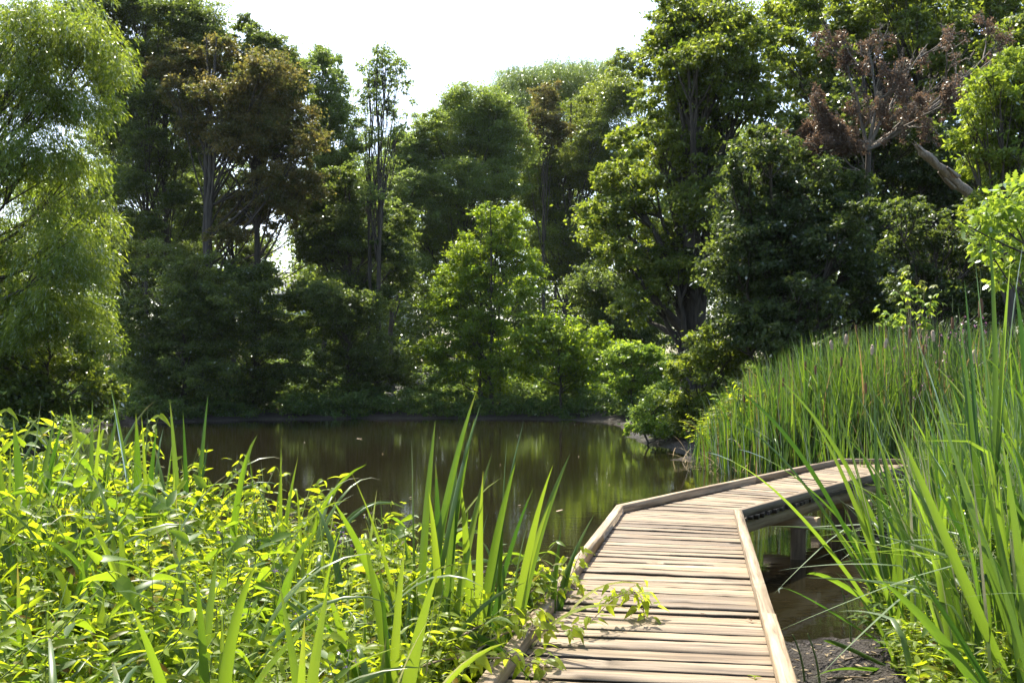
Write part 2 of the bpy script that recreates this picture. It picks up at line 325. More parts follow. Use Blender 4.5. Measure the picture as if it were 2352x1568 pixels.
def tree(name, label, cat, mat, X, d, spec, L=.14, Wd=.085, lai=2.6, trunk=.16, seed=1, limbs=True, group=None, bark='bark', trunks=None, lean=0, limb_min=.8, **kw):
    g = np.random.default_rng(seed); depth = kw.pop('depth', .45); flat = kw.pop('flat', .85); thick = kw.pop('thick', 1.0)
    lobes = px_lobes(g, spec, d, depth, flat, thick, kw.pop('fill', .3))
    bx = (X - CX) / F * d; bz = gz(bx, d) - .15
    o = thing(name, label, cat, (bx, d, bz), group); base = np.array([bx, d, bz])
    V, Fc, T = lobes_to_leaves(g, lobes, L, Wd, lai, **kw)
    link('crown', make_mesh('crown', V - base, Fc, M[mat], {'tint': T, 'age': np.zeros(len(T))}), o)
    acc = Acc(); tops = sorted(lobes, key=lambda q: q[0][2])
    for j, (tx, tr) in enumerate(trunks or [(X, trunk)]):
        b = np.array([(tx - CX) / F * d, d + (j % 3 - 1) * .5 * (j > 0), 0]); b[2] = gz(b[0], b[1]) - .2
        near = sorted(tops, key=lambda q: abs(q[0][0] - b[0]) * 1.5 - q[0][2])[0][0]
        tip = np.array([b[0] * .6 + near[0] * .4 + lean, b[1] + .3 * (near[1] - b[1]), near[2]])
        pts = wobble(curve(b, (b + tip) / 2 + g.normal(0, .15, 3), tip, 14), .035 * (1 + trunk), g); rad = np.linspace(tr, tr * .16, 14) ** 1.0; rad[0] *= 1.35
        tube(acc, pts, rad, 9)
        if limbs:
            tops_ = [q for q in lobes if q[1][0] > np.median([w[1][0] for w in lobes])]
        for cc, rr in (tops_ if len(trunks or [1]) == 1 else tops_[j::len(trunks)]):
                if cc[2] < b[2] + limb_min: continue
                f = np.clip((cc[2] - b[2]) / max(tip[2] - b[2], .1) * g.uniform(.55, .85), .06, .92); i = int(f * 13)
                p0 = pts[i]; mid = (p0 + cc) / 2 + [0, 0, -.12 * np.linalg.norm(cc[:2] - p0[:2])] + g.normal(0, .12, 3)
                lp = wobble(curve(p0, mid, cc, 8), .03, g); r0 = max(rad[i] * .5, .018)
                tube(acc, lp, np.linspace(r0, .012, 8), 5)
                for q in range(4):
                    e = cc + nrm(g.normal(size=3)) * np.array(rr) * .85
                    tube(acc, curve(lp[5], (lp[5] + e) / 2 + g.normal(0, .08, 3), e, 5), np.linspace(max(r0 * .35, .012), .006, 5), 4)
    acc_m = acc.mesh('trunk', M[bark], True); acc_m.transform(__import__('mathutils').Matrix.Translation(Vector(-base)))
    link('trunk', acc_m, o)
    return o

# ------------------------------------------------------------------ trees and shrubs round the pond
tree('willow_tree', 'pale green willow with drooping sprays leaning in over the water at the left edge', 'tree', 'willow', -190, 27,
     [(20,70,100),(120,60,95),(215,95,66),(275,165,34),(60,210,100),(170,225,80),(80,360,85),(170,390,58),(225,465,28),(50,540,90),(150,570,78),(225,620,44),(100,690,84),(205,735,52),(255,790,24),(50,770,50),(-70,150,110),(-60,400,110),(-60,650,90)],
     L=.14, Wd=.030, lai=1.65, trunk=.26, seed=11, strand=True, limb_min=4.5, depth=.35, clump=.5)
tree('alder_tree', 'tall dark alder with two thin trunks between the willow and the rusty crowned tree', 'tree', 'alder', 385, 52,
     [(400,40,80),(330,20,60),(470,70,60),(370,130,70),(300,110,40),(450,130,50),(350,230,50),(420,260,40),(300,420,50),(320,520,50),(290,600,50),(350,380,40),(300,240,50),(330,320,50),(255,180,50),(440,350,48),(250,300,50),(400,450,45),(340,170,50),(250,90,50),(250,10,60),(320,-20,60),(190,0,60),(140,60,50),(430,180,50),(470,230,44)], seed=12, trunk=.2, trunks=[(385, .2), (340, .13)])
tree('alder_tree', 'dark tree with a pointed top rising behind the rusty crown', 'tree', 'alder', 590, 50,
     [(572,62,28),(600,100,48),(640,130,40),(560,150,60),(630,170,60),(660,220,50),(690,180,36),(560,250,60),(620,300,60)], seed=13, trunk=.22)
tree('rusty_tree', 'tree with a rusty orange tinged crown over several dark trunks', 'tree', 'brownleaf', 490, 47,
     [(420,140,48),(500,125,55),(580,170,65),(640,200,58),(520,220,75),(430,210,60),(680,275,55),(600,290,75),(712,325,42),(540,330,60),(360,160,32),(640,350,60),(450,300,40),(560,470,50),(640,470,55),(700,410,45),(620,410,45),(520,545,40)],
     seed=14, trunk=.24, trunks=[(490, .25), (472, .2), (575, .2)], lai=2.3)
tree('pale_tree', 'hazy light green tree beyond the rusty crown, left of the slender airy one', 'tree', 'paleleaf', 745, 56,
     [(740,130,42),(700,150,32),(765,200,48),(785,260,48),(740,290,50),(800,330,38),(760,380,50),(720,220,40),(790,430,40)], seed=15, lai=2.0)
tree('slender_tree', 'slender airy tree standing alone against the sky with thin bare stems', 'tree', 'paleleaf', 865, 50,
     [(880,130,32),(920,150,25),(845,160,26),(880,190,34),(930,200,20),(848,230,30),(905,250,30),(950,237,11),(860,310,36),(920,300,26),(838,380,36),(890,380,32),(860,450,36)],
     seed=16, lai=1.0, fill=0, trunk=.15, trunks=[(868, .16), (846, .11)])
tree('ash_tree', 'large rounded fresh green tree with a domed top at the middle of the far bank', 'tree', 'ash', 1060, 68,
     [(1050,240,52),(1120,235,55),(1000,290,48),(1080,320,80),(980,360,55),(1150,300,55),(1030,420,80),(950,430,38),(1120,420,70),(1000,530,60),(960,600,32),(1080,520,60),(985,670,30),(1160,390,50),(935,330,42),(940,390,45),(915,470,42),(900,540,36)], seed=17, trunk=.3)
tree('feathery_tree', 'feathery pale tree furthest back, its top right of the domed green one', 'tree', 'paleleaf', 1280, 84,
     [(1180,185,42),(1240,180,46),(1300,180,46),(1360,170,46),(1410,160,36),(1330,230,60),(1210,240,50)], seed=18, lai=1.8, strand=True, L=.17, Wd=.045)
tree('rusty_sapling', 'narrow brownish crowned tree peeping out between the domed tree and the dark oaks', 'tree', 'brownleaf', 1250, 73,
     [(1252,215,30),(1245,270,40),(1285,300,32),(1210,305,28),(1250,330,40)], seed=19)
tree('oak_tree', 'dark green oak behind the small pale tree, in front of the feathery one', 'tree', 'oak', 1300, 75,
     [(1230,360,48),(1280,400,60),(1240,460,55),(1300,500,50),(1340,380,60),(1380,300,60),(1420,220,55),(1360,250,50),(1440,140,36),(1400,400,50),(1330,580,60),(1280,620,50),(1350,680,50),(1240,560,40)], seed=20, trunk=.3)
tree('young_tree', 'small yellow green tree with thin forked stems in front on the far bank', 'tree', 'fresh', 1130, 47,
     [(1110,490,30),(1170,490,30),(1140,540,56),(1080,580,46),(1200,590,46),(1235,615,24),(1050,650,55),(1140,660,66),(1210,660,36),(1000,700,30),(1080,740,56),(1020,790,46),(1130,770,56),(970,800,26),(1090,830,44),(1150,840,40),(1040,860,36),(1110,880,36)],
     seed=21, lai=1.9, trunk=.11, trunks=[(1130, .11), (1105, .07), (1150, .06)], L=.13, Wd=.08)
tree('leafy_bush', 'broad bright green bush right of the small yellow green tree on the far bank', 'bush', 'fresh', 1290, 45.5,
     [(1230,760,52),(1300,755,50),(1350,790,48),(1280,830,58),(1380,765,26),(1210,830,48),(1340,860,48),(1400,800,20)], seed=22, trunk=.07, lai=1.6, L=.18, Wd=.10)
tree('big_oak', 'big spreading oak with yellow edged sprays right of the pond, its top out of view', 'tree', 'oak', 1590, 30,
     [(1560,40,68),(1640,30,78),(1520,110,42),(1700,80,55),(1600,130,88),(1480,180,26),(1530,230,66),(1650,230,100),(1450,330,46),(1560,350,90),(1400,400,34),(1480,440,76),(1390,500,56),(1357,480,28),(1600,470,80),(1430,590,56),(1500,580,80),(1560,640,70),(1450,700,46),(1740,170,55),(1770,260,55)],
     seed=23, trunk=.4, L=.12, Wd=.075, lai=2.3, clump=.28)
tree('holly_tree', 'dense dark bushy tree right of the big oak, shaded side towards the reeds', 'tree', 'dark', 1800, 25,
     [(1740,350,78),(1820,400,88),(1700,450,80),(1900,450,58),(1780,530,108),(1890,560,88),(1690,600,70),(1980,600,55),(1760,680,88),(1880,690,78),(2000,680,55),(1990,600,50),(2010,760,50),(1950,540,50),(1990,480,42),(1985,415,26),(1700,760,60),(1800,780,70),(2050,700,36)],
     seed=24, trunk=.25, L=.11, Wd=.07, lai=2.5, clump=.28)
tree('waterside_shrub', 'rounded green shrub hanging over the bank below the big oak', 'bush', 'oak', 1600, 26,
     [(1610,800,54),(1580,850,50),(1660,860,48),(1590,920,44),(1640,940,44),(1550,910,32),(1560,960,28),(1690,800,48),(1670,930,40)], seed=25, trunk=.07, L=.10, Wd=.065)
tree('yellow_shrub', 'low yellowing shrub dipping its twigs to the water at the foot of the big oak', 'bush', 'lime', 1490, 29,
     [(1490,955,32),(1450,982,16),(1520,985,22),(1510,920,26),(1540,890,26)], seed=26, trunk=.04, L=.09, Wd=.06)
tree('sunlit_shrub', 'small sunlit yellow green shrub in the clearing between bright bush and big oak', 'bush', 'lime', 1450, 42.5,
     [(1435,815,40),(1485,810,36),(1520,840,34),(1415,870,30),(1460,870,32),(1500,860,26),(1440,905,26)], seed=27, trunk=.04)
tree('backlit_tree', 'bright green backlit tree filling the top right corner', 'tree', 'oak', 2100, 34,
     [(1790,40,58),(1850,20,58),(1950,30,68),(2050,40,78),(2150,60,78),(2250,60,78),(2330,90,70),(1980,120,50),(2080,130,60),(2170,160,60),(2250,170,60),(2320,200,60),(2020,220,60),(2130,260,60),(1790,110,50),(1750,70,34),(1830,155,55),(1880,205,50),(1910,120,52),(2050,-30,70),(2150,0,64),(2250,-5,64),(2340,10,70),(2400,70,70),(2300,130,60),(2200,110,60)], seed=28, trunk=.34, L=.15, Wd=.095)
tree('pale_willow_shrub', 'pale grey green leafy tree at the right edge above the broken log', 'tree', 'willow', 2310, 20,
     [(2300,200,58),(2250,260,56),(2330,290,70),(2230,320,46),(2300,370,66),(2212,400,26),(2345,150,50),(2380,220,60),(2380,350,60),(2240,470,28),(2268,455,34)], seed=29, trunk=.14, L=.12, Wd=.05, lai=1.8)
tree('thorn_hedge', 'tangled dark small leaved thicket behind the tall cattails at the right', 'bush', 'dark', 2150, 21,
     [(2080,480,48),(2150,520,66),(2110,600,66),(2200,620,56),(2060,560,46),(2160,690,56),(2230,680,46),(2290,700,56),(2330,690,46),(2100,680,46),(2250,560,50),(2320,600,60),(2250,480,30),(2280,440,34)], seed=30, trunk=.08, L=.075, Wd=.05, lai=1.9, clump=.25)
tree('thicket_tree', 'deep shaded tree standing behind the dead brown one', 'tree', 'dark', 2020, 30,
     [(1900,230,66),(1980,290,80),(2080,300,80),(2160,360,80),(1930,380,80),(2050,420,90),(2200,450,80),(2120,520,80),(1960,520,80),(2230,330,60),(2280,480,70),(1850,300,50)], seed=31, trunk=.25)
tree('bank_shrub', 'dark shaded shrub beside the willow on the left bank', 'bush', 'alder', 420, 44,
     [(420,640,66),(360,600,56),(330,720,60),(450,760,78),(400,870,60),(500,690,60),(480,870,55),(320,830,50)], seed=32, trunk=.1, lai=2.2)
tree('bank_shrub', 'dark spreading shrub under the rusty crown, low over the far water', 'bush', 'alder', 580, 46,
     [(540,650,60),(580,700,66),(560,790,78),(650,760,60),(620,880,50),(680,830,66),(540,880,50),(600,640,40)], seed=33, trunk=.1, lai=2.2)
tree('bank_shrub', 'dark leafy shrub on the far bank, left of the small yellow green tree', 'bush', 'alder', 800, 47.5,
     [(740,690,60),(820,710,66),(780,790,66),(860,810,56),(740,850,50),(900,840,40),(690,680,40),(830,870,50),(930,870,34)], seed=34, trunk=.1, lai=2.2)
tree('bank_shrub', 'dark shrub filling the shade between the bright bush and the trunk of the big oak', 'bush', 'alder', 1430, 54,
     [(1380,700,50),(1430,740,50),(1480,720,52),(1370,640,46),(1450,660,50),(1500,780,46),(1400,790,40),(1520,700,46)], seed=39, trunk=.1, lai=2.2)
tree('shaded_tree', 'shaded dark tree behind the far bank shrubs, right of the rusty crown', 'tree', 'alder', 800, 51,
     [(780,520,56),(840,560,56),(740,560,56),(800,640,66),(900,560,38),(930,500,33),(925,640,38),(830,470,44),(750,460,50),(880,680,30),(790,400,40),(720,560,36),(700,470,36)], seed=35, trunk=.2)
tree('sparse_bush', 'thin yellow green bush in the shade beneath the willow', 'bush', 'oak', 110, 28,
     [(60,680,56),(130,700,46),(40,800,56),(120,850,56),(210,870,46),(60,890,50),(200,800,36),(250,900,36),(-30,860,60),(10,880,60),(70,920,45),(150,920,45),(-40,780,60),(230,930,34)], seed=36, trunk=.06, lai=2.0)
tree('background_tree', 'dark tree seen through the gap left of the rusty crown, far back', 'tree', 'alder', 330, 58,
     [(250,330,60),(330,330,55),(280,450,60),(400,420,50),(450,480,60),(350,560,60),(250,560,60),(430,600,55),(300,660,60),(180,500,80),(100,450,80)], seed=37, lai=2, trunk=.2)
tree('background_tree', 'dim tree behind the trunks of the rusty tree, far back', 'tree', 'alder', 540, 60,
     [(480,420,50),(560,400,50),(520,500,50),(580,560,45),(660,420,50),(700,500,50),(470,590,45),(540,620,40),(730,560,45)], seed=38, lai=1.7, trunk=.2)
tree('background_tree', 'hazy pale tree filling the space low behind the slender airy one', 'tree', 'paleleaf', 900, 66,
     [(905,340,42),(955,345,36),(850,400,50),(930,430,50),(815,480,50),(900,520,50),(790,560,45),(975,480,46),(850,620,50),(940,600,50),(770,400,44),(730,330,40)], seed=41, lai=1.8, trunk=.2)
tree('background_tree', 'mid green tree standing far back between the alder and the rusty crown', 'tree', 'ash', 410, 66,
     [(400,260,46),(350,330,50),(430,370,50),(300,400,50),(380,450,52),(460,480,46),(330,520,50),(410,560,50),(280,300,46),(250,420,46),(480,400,40)], seed=42, lai=1.7, trunk=.2)
# far-off wood that closes the view between the trunks
g = np.random.default_rng(40); lob = []
for X in range(-200, 2700, 52):
    top = 560 if X < 720 else (470 if X < 1100 else 330)
    for Y in range(top, 930, 58):
        if 600 < X < 700 and Y < 690: continue
        d = g.uniform(86, 98); r = g.uniform(38, 52) / F * d
        lob.append((at(X + g.normal(0, 14), Y + g.normal(0, 16), d), (r, r * 1.4, r)))
V, Fc, T = lobes_to_leaves(g, lob, .32, .22, 1.8)
tag(link('far_wood', make_mesh('far_wood', V, Fc, M['ash'], {'tint': T, 'age': 0 * T})), 'dark wood closing the view behind the far bank', 'wood', kind='stuff')

# dead brown tree with bare branches
def dead_tree():
    g = np.random.default_rng(50); d = 26.0; b = at(1990, 900, d); b[2] = gz(b[0], d) - .1
    o = thing('dead_tree', 'dead tree with bare grey branches and hanging clusters of brown leaves', 'tree', b)
    acc = Acc(); fork = at(1990, 345, d); leaves = []
    tr = Acc(); tube(tr, wobble(curve(b, (b + fork) / 2 + [.15, 0, 0], fork, 12), .03, g) - b, np.linspace(.14, .07, 12), 8); link('trunk', tr.mesh('trunk', M['bark'], True), o)
    def grow(p, q, r, lvl):
        mid = (p + q) / 2 + g.normal(0, .10, 3) * np.linalg.norm(q - p) + [0, 0, -.05 * np.linalg.norm(q - p)]
        pts = wobble(curve(p, mid, q, 10), .02, g); tube(acc, pts - b, np.linspace(r, max(r * .25, .006), 10), 6 if lvl < 2 else 4)
        if lvl < 3:
            for _ in range([7, 5, 4][lvl]):
                i = g.integers(2, 9); dirn = nrm(nrm(q - p) + g.normal(0, .55, 3) + [0, 0, .25]); ln = np.linalg.norm(q - p) * g.uniform(.22, .42)
                grow(pts[i], pts[i] + dirn * ln, max(r * .5, .008), lvl + 1)
        else: leaves.append(q)
        if lvl >= 2: leaves.append(q)
    for X, Y, dd, r in [(2240,150,1,.07),(2285,105,.3,.05),(2060,140,-.6,.06),(1930,120,.6,.055),(2130,100,.8,.05),(1845,235,-.5,.05),(2180,230,-.8,.05),(1860,300,.3,.045),(1800,330,-.6,.035),(1990,90,0,.05)]:
        grow(fork, at(X, Y, d + dd), r, 0)
    for X, Y in [(1880,370),(1860,330),(1930,300)]: grow(at(1985, 400, d), at(X, Y, d - .5), .03, 2)
    link('branches', acc.mesh('branches', M['greybark'], True), o)
    lv = np.array(leaves); dn = [p for p in lv if g.random() < (.27 if abs(p[0] / d * F + CX - 1900) < 60 else .09)]
    V, Fc, T = lobes_to_leaves(g, [(p - [0, 0, .1], (.075, .075, .2)) for p in dn], .07, .035, 1.0, clump=.6, upb=0)
    link('withered_leaves', make_mesh('withered_leaves', V - b, Fc, M['dead'], {'tint': T, 'age': 0 * T}), o)
dead_tree()

# broken bare log pointing up out of the thicket
acc = Acc(); p0 = at(2222, 440, 19.4); p1 = at(2108, 340, 18.4); g = np.random.default_rng(51)
n = 14; pts = wobble(curve(p0, (p0 + p1) / 2, p1, n), .012, g); rad = np.linspace(.095, .068, n); rad[-2:] = [.07, .03]
tube(acc, pts - p0, rad * g.uniform(.93, 1.07, n), 16)
for vv in acc.V: vv += g.normal(0, .007, vv.shape)
dl = nrm(p1 - p0)
for q in range(7):
    o_ = nrm(g.normal(size=3)) * .055; tube(acc, np.stack([pts[-4] + o_, pts[-2] + o_ * .9, pts[-1] + o_ * .8 + dl * g.uniform(-.02, .22)]) - p0, [.045, .03, .006], 5)
for q in range(5):
    o_ = nrm(g.normal(size=3)) * .12; i = g.integers(1, 8); tube(acc, np.stack([pts[i] + o_, pts[i + 3] + o_ * .85]) - p0, [.035, .02], 5)
o = thing('broken_log', 'bare grey broken log slanting up out of the thicket below the pale tree', 'log', p0); link('log_body', acc.mesh('log_body', M['snag'], True), o)

# house glimpsed through the trees
def box(acc, lo, hi, tint=.5):
    lo, hi = np.array(lo), np.array(hi); V = np.array([[(lo, hi)[(i >> k) & 1][k] for k in range(3)] for i in range(8)])
    acc.add(V, np.array([[2, 3, 1, 0], [5, 7, 6, 4], [0, 1, 5, 4], [2, 6, 7, 3], [0, 4, 6, 2], [1, 3, 7, 5]]), tint)
hx0, hx1, hd = at(560, 0, 104)[0], at(940, 0, 104)[0], 104
hz = at(0, 630, hd)[2]
o = thing('white_house', 'white walled house half hidden behind the trees on the far side', 'house', ((hx0 + hx1) / 2, hd, 1))
w2 = (hx1 - hx0) / 2; a = Acc(); box(a, (-w2, 0, -.5), (w2, 8, hz - 1)); link('wall', a.mesh('wall', M['render']), o)
a = Acc(); e = hz - 1
Vr = np.array([(-w2 - .4, -.5, e + .003), (w2 + .4, -.5, e + .003), (w2 + .4, 8.5, e + .003), (-w2 - .4, 8.5, e + .003), (-w2 - .4, -.5, e + .2), (w2 + .4, -.5, e + .2), (w2 + .4, 8.5, e + .2), (-w2 - .4, 8.5, e + .2)])
a.add(Vr, np.array([[0, 3, 2, 1], [4, 5, 6, 7], [0, 1, 5, 4], [1, 2, 6, 5], [2, 3, 7, 6], [3, 0, 4, 7]])); link('roof', a.mesh('roof', M['slate']), o)

# low plants of the far and side banks: ground cover
g = np.random.default_rng(60); lob = []
B = np.roll(POND, -1, 0)
for a_, b_ in list(zip(POND, B))[10:27]:
    seg = b_ - a_; ln = np.hypot(*seg); nv = np.array([seg[1], -seg[0]]) / ln
    for s in np.arange(0, ln, .75):
        for off in (.9, 1.6, 2.6, 3.8, 5.2, 7.2, 9.5, 12, 15, 19):
            p = a_ + seg * s / ln + nv * (off + g.uniform(-.4, .5)) + g.normal(0, .2, 2)
            if pond_dist(p)[0] < .55: continue
            if p[0] > 3.2 and p[1] < 28: continue
            h = g.uniform(.25, .6) * (1 + .12 * off) * (1.35 if g.random() < .2 else 1)
            lob.append((np.array([p[0], p[1], gz(*p) + h * .55]), (.62, .62, h)))
V, Fc, T = lobes_to_leaves(g, lob, .14, .085, 1.6)
tag(link('ground_cover', make_mesh('ground_cover', V, Fc, M['ground_leaf'], {'tint': T, 'age': 0 * T})), 'low nettles and weeds along the far bank', 'ground cover', kind='stuff')

# ------------------------------------------------------------------ boardwalk
ZD = .68
def sweep(acc, P0, P1, prof, seg, wob, tint, g, seedoff=None, up=np.array([0, 0, 1.]), grime_shade=False):
    """a timber from P0 to P1; prof (k,2): across, up"""
    P0, P1 = np.asarray(P0, float), np.asarray(P1, float); T = nrm(P1 - P0); A = nrm(np.cross(up, T)); U = np.cross(T, A); k = len(prof)
    t = np.linspace(0, 1, seg + 1); V = []; G = []; ln = np.linalg.norm(P1 - P0); off = g.uniform(0, 90, 3) if seedoff is None else seedoff
    w1 = np.cumsum(g.normal(0, wob, (seg + 1, k, 2)), 0) * .5 + g.normal(0, wob * .4, (seg + 1, k, 2))
    for i, ti in enumerate(t):
        q = prof + w1[i]
        V.append(P0 + T * ln * ti + q[:, :1] * A + q[:, 1:] * U); G.append(np.concatenate([np.full((k, 1), ln * ti), q], 1) + off)
    V = np.concatenate(V); G = np.concatenate(G); i = np.arange(seg)[:, None] * k; j = np.arange(k); m = (j + 1) % k
    tt = np.full(k, float(tint))
    if grime_shade: tt[[0, 2, 6]] = 0; tt[[1, 5]] *= .75  # side, bottom and end faces coloured dark: gap dirt plus painted-in shade
    acc.add(V, np.stack([i + j, i + m, i + k + m, i + k + j], -1).reshape(-1, 4), np.tile(tt, seg), grain=G)
    for s0, rev in ((0, 1), (seg * k, 0)):
        f = np.arange(k)[::-1] if rev else np.arange(k)
        acc.add(V[s0:s0 + k], f[None], .05 if grime_shade else tint, grain=G[s0:s0 + k] * [1, 8, 8])
def rect(w, h, ch=.006, z0=0):
    return np.array([(-w / 2 + ch, z0), (w / 2 - ch, z0), (w / 2, z0 + ch), (w / 2, z0 + h - ch), (w / 2 - ch, z0 + h), (-w / 2 + ch, z0 + h), (-w / 2, z0 + h - ch), (-w / 2, z0 + ch)])
kl, kr = np.array([1.097, 10.5]), np.array([2.336, 10.1])                  # corners of the first bend
nl, nr = np.array([-.17, 4.52]), np.array([1.293, 4.47]); el = nl + (nl - kl) / np.linalg.norm(nl - kl) * 7.6; er = nr + (nr - kr) / np.linalg.norm(nr - kr) * 7.4
fl, fr_ = np.array([5.24, 16.0]), np.array([5.82, 14.74])                   # second bend
gl, gr = np.array([9.6, 15.75]), np.array([9.65, 14.5])
bw = thing('boardwalk', 'weathered timber boardwalk with low kerbs bending across the pond on posts', 'boardwalk', (0, 0, 0))
g = np.random.default_rng(70)
def v3(p, z): return np.array([p[0], p[1], z])
ad = Acc()
for (la, lb, ra, rb) in ((el, kl, er, kr), (kl, fl, kr, fr_), (fl, gl, fr_, gr)):
    Ltot = (np.linalg.norm(lb - la) + np.linalg.norm(rb - ra)) / 2; s = .0
    while s < Ltot - .05:
        w = float(np.clip(g.normal(.19, .028), .14, .26)); w = min(w, Ltot - s); gap = g.uniform(.026, .05)
        t = (s + w / 2) / Ltot; a_ = la + (lb - la) * t; b_ = ra + (rb - ra) * t
        ex = nrm(b_ - a_); a_ = a_ - ex * g.uniform(.0, .012); b_ = b_ + ex * g.uniform(.0, .012)
        fw = np.linalg.norm((lb - la) - (rb - ra)) / Ltot
        sk = g.normal(0, .006)
        sweep(ad, v3(a_, ZD + g.normal(0, .0025)) - [0, sk, 0], v3(b_, ZD + g.normal(0, .0025)) + [0, sk, 0], rect(w - gap, .045, .005, -.045), 16, .0018, np.clip(g.normal(.6, .22), .28, 1), g, grime_shade=True)
        s += w
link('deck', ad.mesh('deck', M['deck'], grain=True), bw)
def kerb(p, q, side, lap=0.0):
    a_ = Acc(); n_ = max(1, int(np.linalg.norm(q - p) / 3.4)); dv = nrm(q - p); inn = np.array([dv[1], -dv[0]]) * side * .045
    for i in range(n_):
        s0 = p + (q - p) * i / n_ + inn; s1 = p + (q - p) * (i + 1) / n_ + inn - dv * (.004 if i < n_ - 1 else lap)
        sweep(a_, v3(s0, ZD + .004 + .002 * (i % 2)), v3(s1, ZD + .004 + .002 * (i % 2)), rect(.076, .080, .003), int(20 * np.linalg.norm(s1 - s0) / 3) + 4, .0011, np.clip(g.normal(.6, .2), .3, 1), g)
    link('kerb_rail', a_.mesh('kerb_rail', M['kerb'], grain=True), bw)
kerb(el, kl, 1, .01); kerb(er, kr, -1, .01); kerb(kl, fl, 1, .01); kerb(kr, fr_, -1, .01); kerb(fl, gl, 1); kerb(fr_, gr, -1)
def stringer(p, q, side):
    dv = nrm(q - p); inn = np.array([dv[1], -dv[0]]) * side * .075; a_ = Acc()
    sweep(a_, v3(p + inn + dv * .06, ZD - .048 - .135), v3(q + inn - dv * .06, ZD - .048 - .135), rect(.07, .135, .004), 14, .001, .42, g)
    link('side_beam', a_.mesh('side_beam', M['beam'], grain=True), bw)
for p, q, sd in ((el, kl, 1), (er, kr, -1), (kl, fl, 1), (kr, fr_, -1), (fl, gl, 1), (fr_, gr, -1)): stringer(p, q, sd)
def bent(a_, b_, out=.16, posts=(1.08, .08)):
    ex = nrm(b_ - a_); zt = ZD - .048 - .135 - .003; wd = np.linalg.norm(b_ - a_)
    c_ = Acc(); sweep(c_, v3(a_ - ex * min(out, .05), zt - .14), v3(b_ + ex * out, zt - .14), rect(.11, .14, .005), 8, .001, .6, g); link('cross_beam', c_.mesh('cross_beam', M['beam'], grain=True), bw)
    for u in posts:
        p = b_ - ex * u; zb = gz(*p) - .3; acc = Acc(); pr = rect(.17, .17, .02) - [0, .085]
        sweep(acc, v3(p, zb), v3(p, zt - .143), pr, 8, .0022, .5, g, up=np.array([.3, 1, 0]))
        link('post', acc.mesh('post', M['post']), bw)
d2 = nrm(fr_ - kr); nrm2 = np.array([-d2[1], d2[0]])
for s, pp in ((1.75, (.08,)), (3.66, (.08, .27)), (5.5, (.08,))):
    b_ = kr + d2 * s; bent(b_ + nrm2 * 1.24, b_, .16, pp)
bent(kl + (nl - kl) * .14, kr + (nr - kr) * .14, -.05, (1.1, .16)); bent(nl + (kl - nl) * .5, nr + (kr - nr) * .5, -.05, (1.1, .16)); bent(fl + [1.9, -.08], fr_ + [1.9, -.06])

# ------------------------------------------------------------------ blades, leaves, plants
def blades(acc, P, side, width, tint, age, fold=.18, twist=None, wide_at=.35):
    """P (n,S,3) centre lines; side (n,3); a keeled strap leaf per line"""
    n, s, _ = P.shape; T = nrm(np.gradient(P, axis=1)); t = np.linspace(0, 1, s)
    Sd = side[:, None] - T * np.sum(side[:, None] * T, -1, keepdims=True); Sd = nrm(Sd)
    Nn = np.cross(T, Sd)
    if twist is not None:
        an = (twist[:, None] * t)[..., None]; Sd, Nn = np.cos(an) * Sd + np.sin(an) * Nn, np.cos(an) * Nn - np.sin(an) * Sd
    prof = np.where(t < wide_at, .62 + .38 * (t / wide_at) ** .7, (1 - np.clip((t - wide_at) / (1 - wide_at), 0, 1) ** 2.2) ** .9); prof[-1] = .02
    w = width[:, None, None] * prof[None, :, None] * .5
    V = np.stack([P - Sd * w + Nn * w * fold * 2, P, P + Sd * w + Nn * w * fold * 2], 2).reshape(n, s * 3, 3)
    i = np.arange(s - 1)[:, None] * 3; j = np.arange(2)
    f = np.stack([i + j, i + j + 1, i + 4 + j, i + 3 + j], -1).reshape(-1, 4)
    Fc = (f[None] + (np.arange(n) * s * 3)[:, None, None]).reshape(-1, 4)
    tm = np.repeat(((t[1:] + t[:-1]) / 2), 2)
    A = np.clip((tm[None] - (1 - age[:, None])) / .18, 0, 1) * np.minimum(1, age[:, None] * 4)
    acc.add(V.reshape(-1, 3), Fc, np.repeat(tint, len(f)) + np.tile(rng.normal(0, .03, len(f)), n), A.ravel())
def blade_lines(base, az, length, th0, th1, power=1.6, s=12, kink=None, kang=None):
    n = len(base); t = np.linspace(0, 1, s); tm = (t[1:] + t[:-1]) / 2
    th = th0[:, None] + (th1 - th0)[:, None] * tm[None] ** power
    if kink is not None: th = th + kang[:, None] / (1 + np.exp(-(tm[None] - kink[:, None]) * 45))
    st = (length / (s - 1))[:, None]
    hx = np.cumsum(np.sin(th) * st, 1); hz_ = np.cumsum(np.cos(th) * st, 1)
    z0 = np.zeros((n, 1)); hx = np.concatenate([z0, hx], 1); hz_ = np.concatenate([z0, hz_], 1)
    return base[:, None] + np.stack([np.sin(az)[:, None] * hx, np.cos(az)[:, None] * hx, hz_], -1)

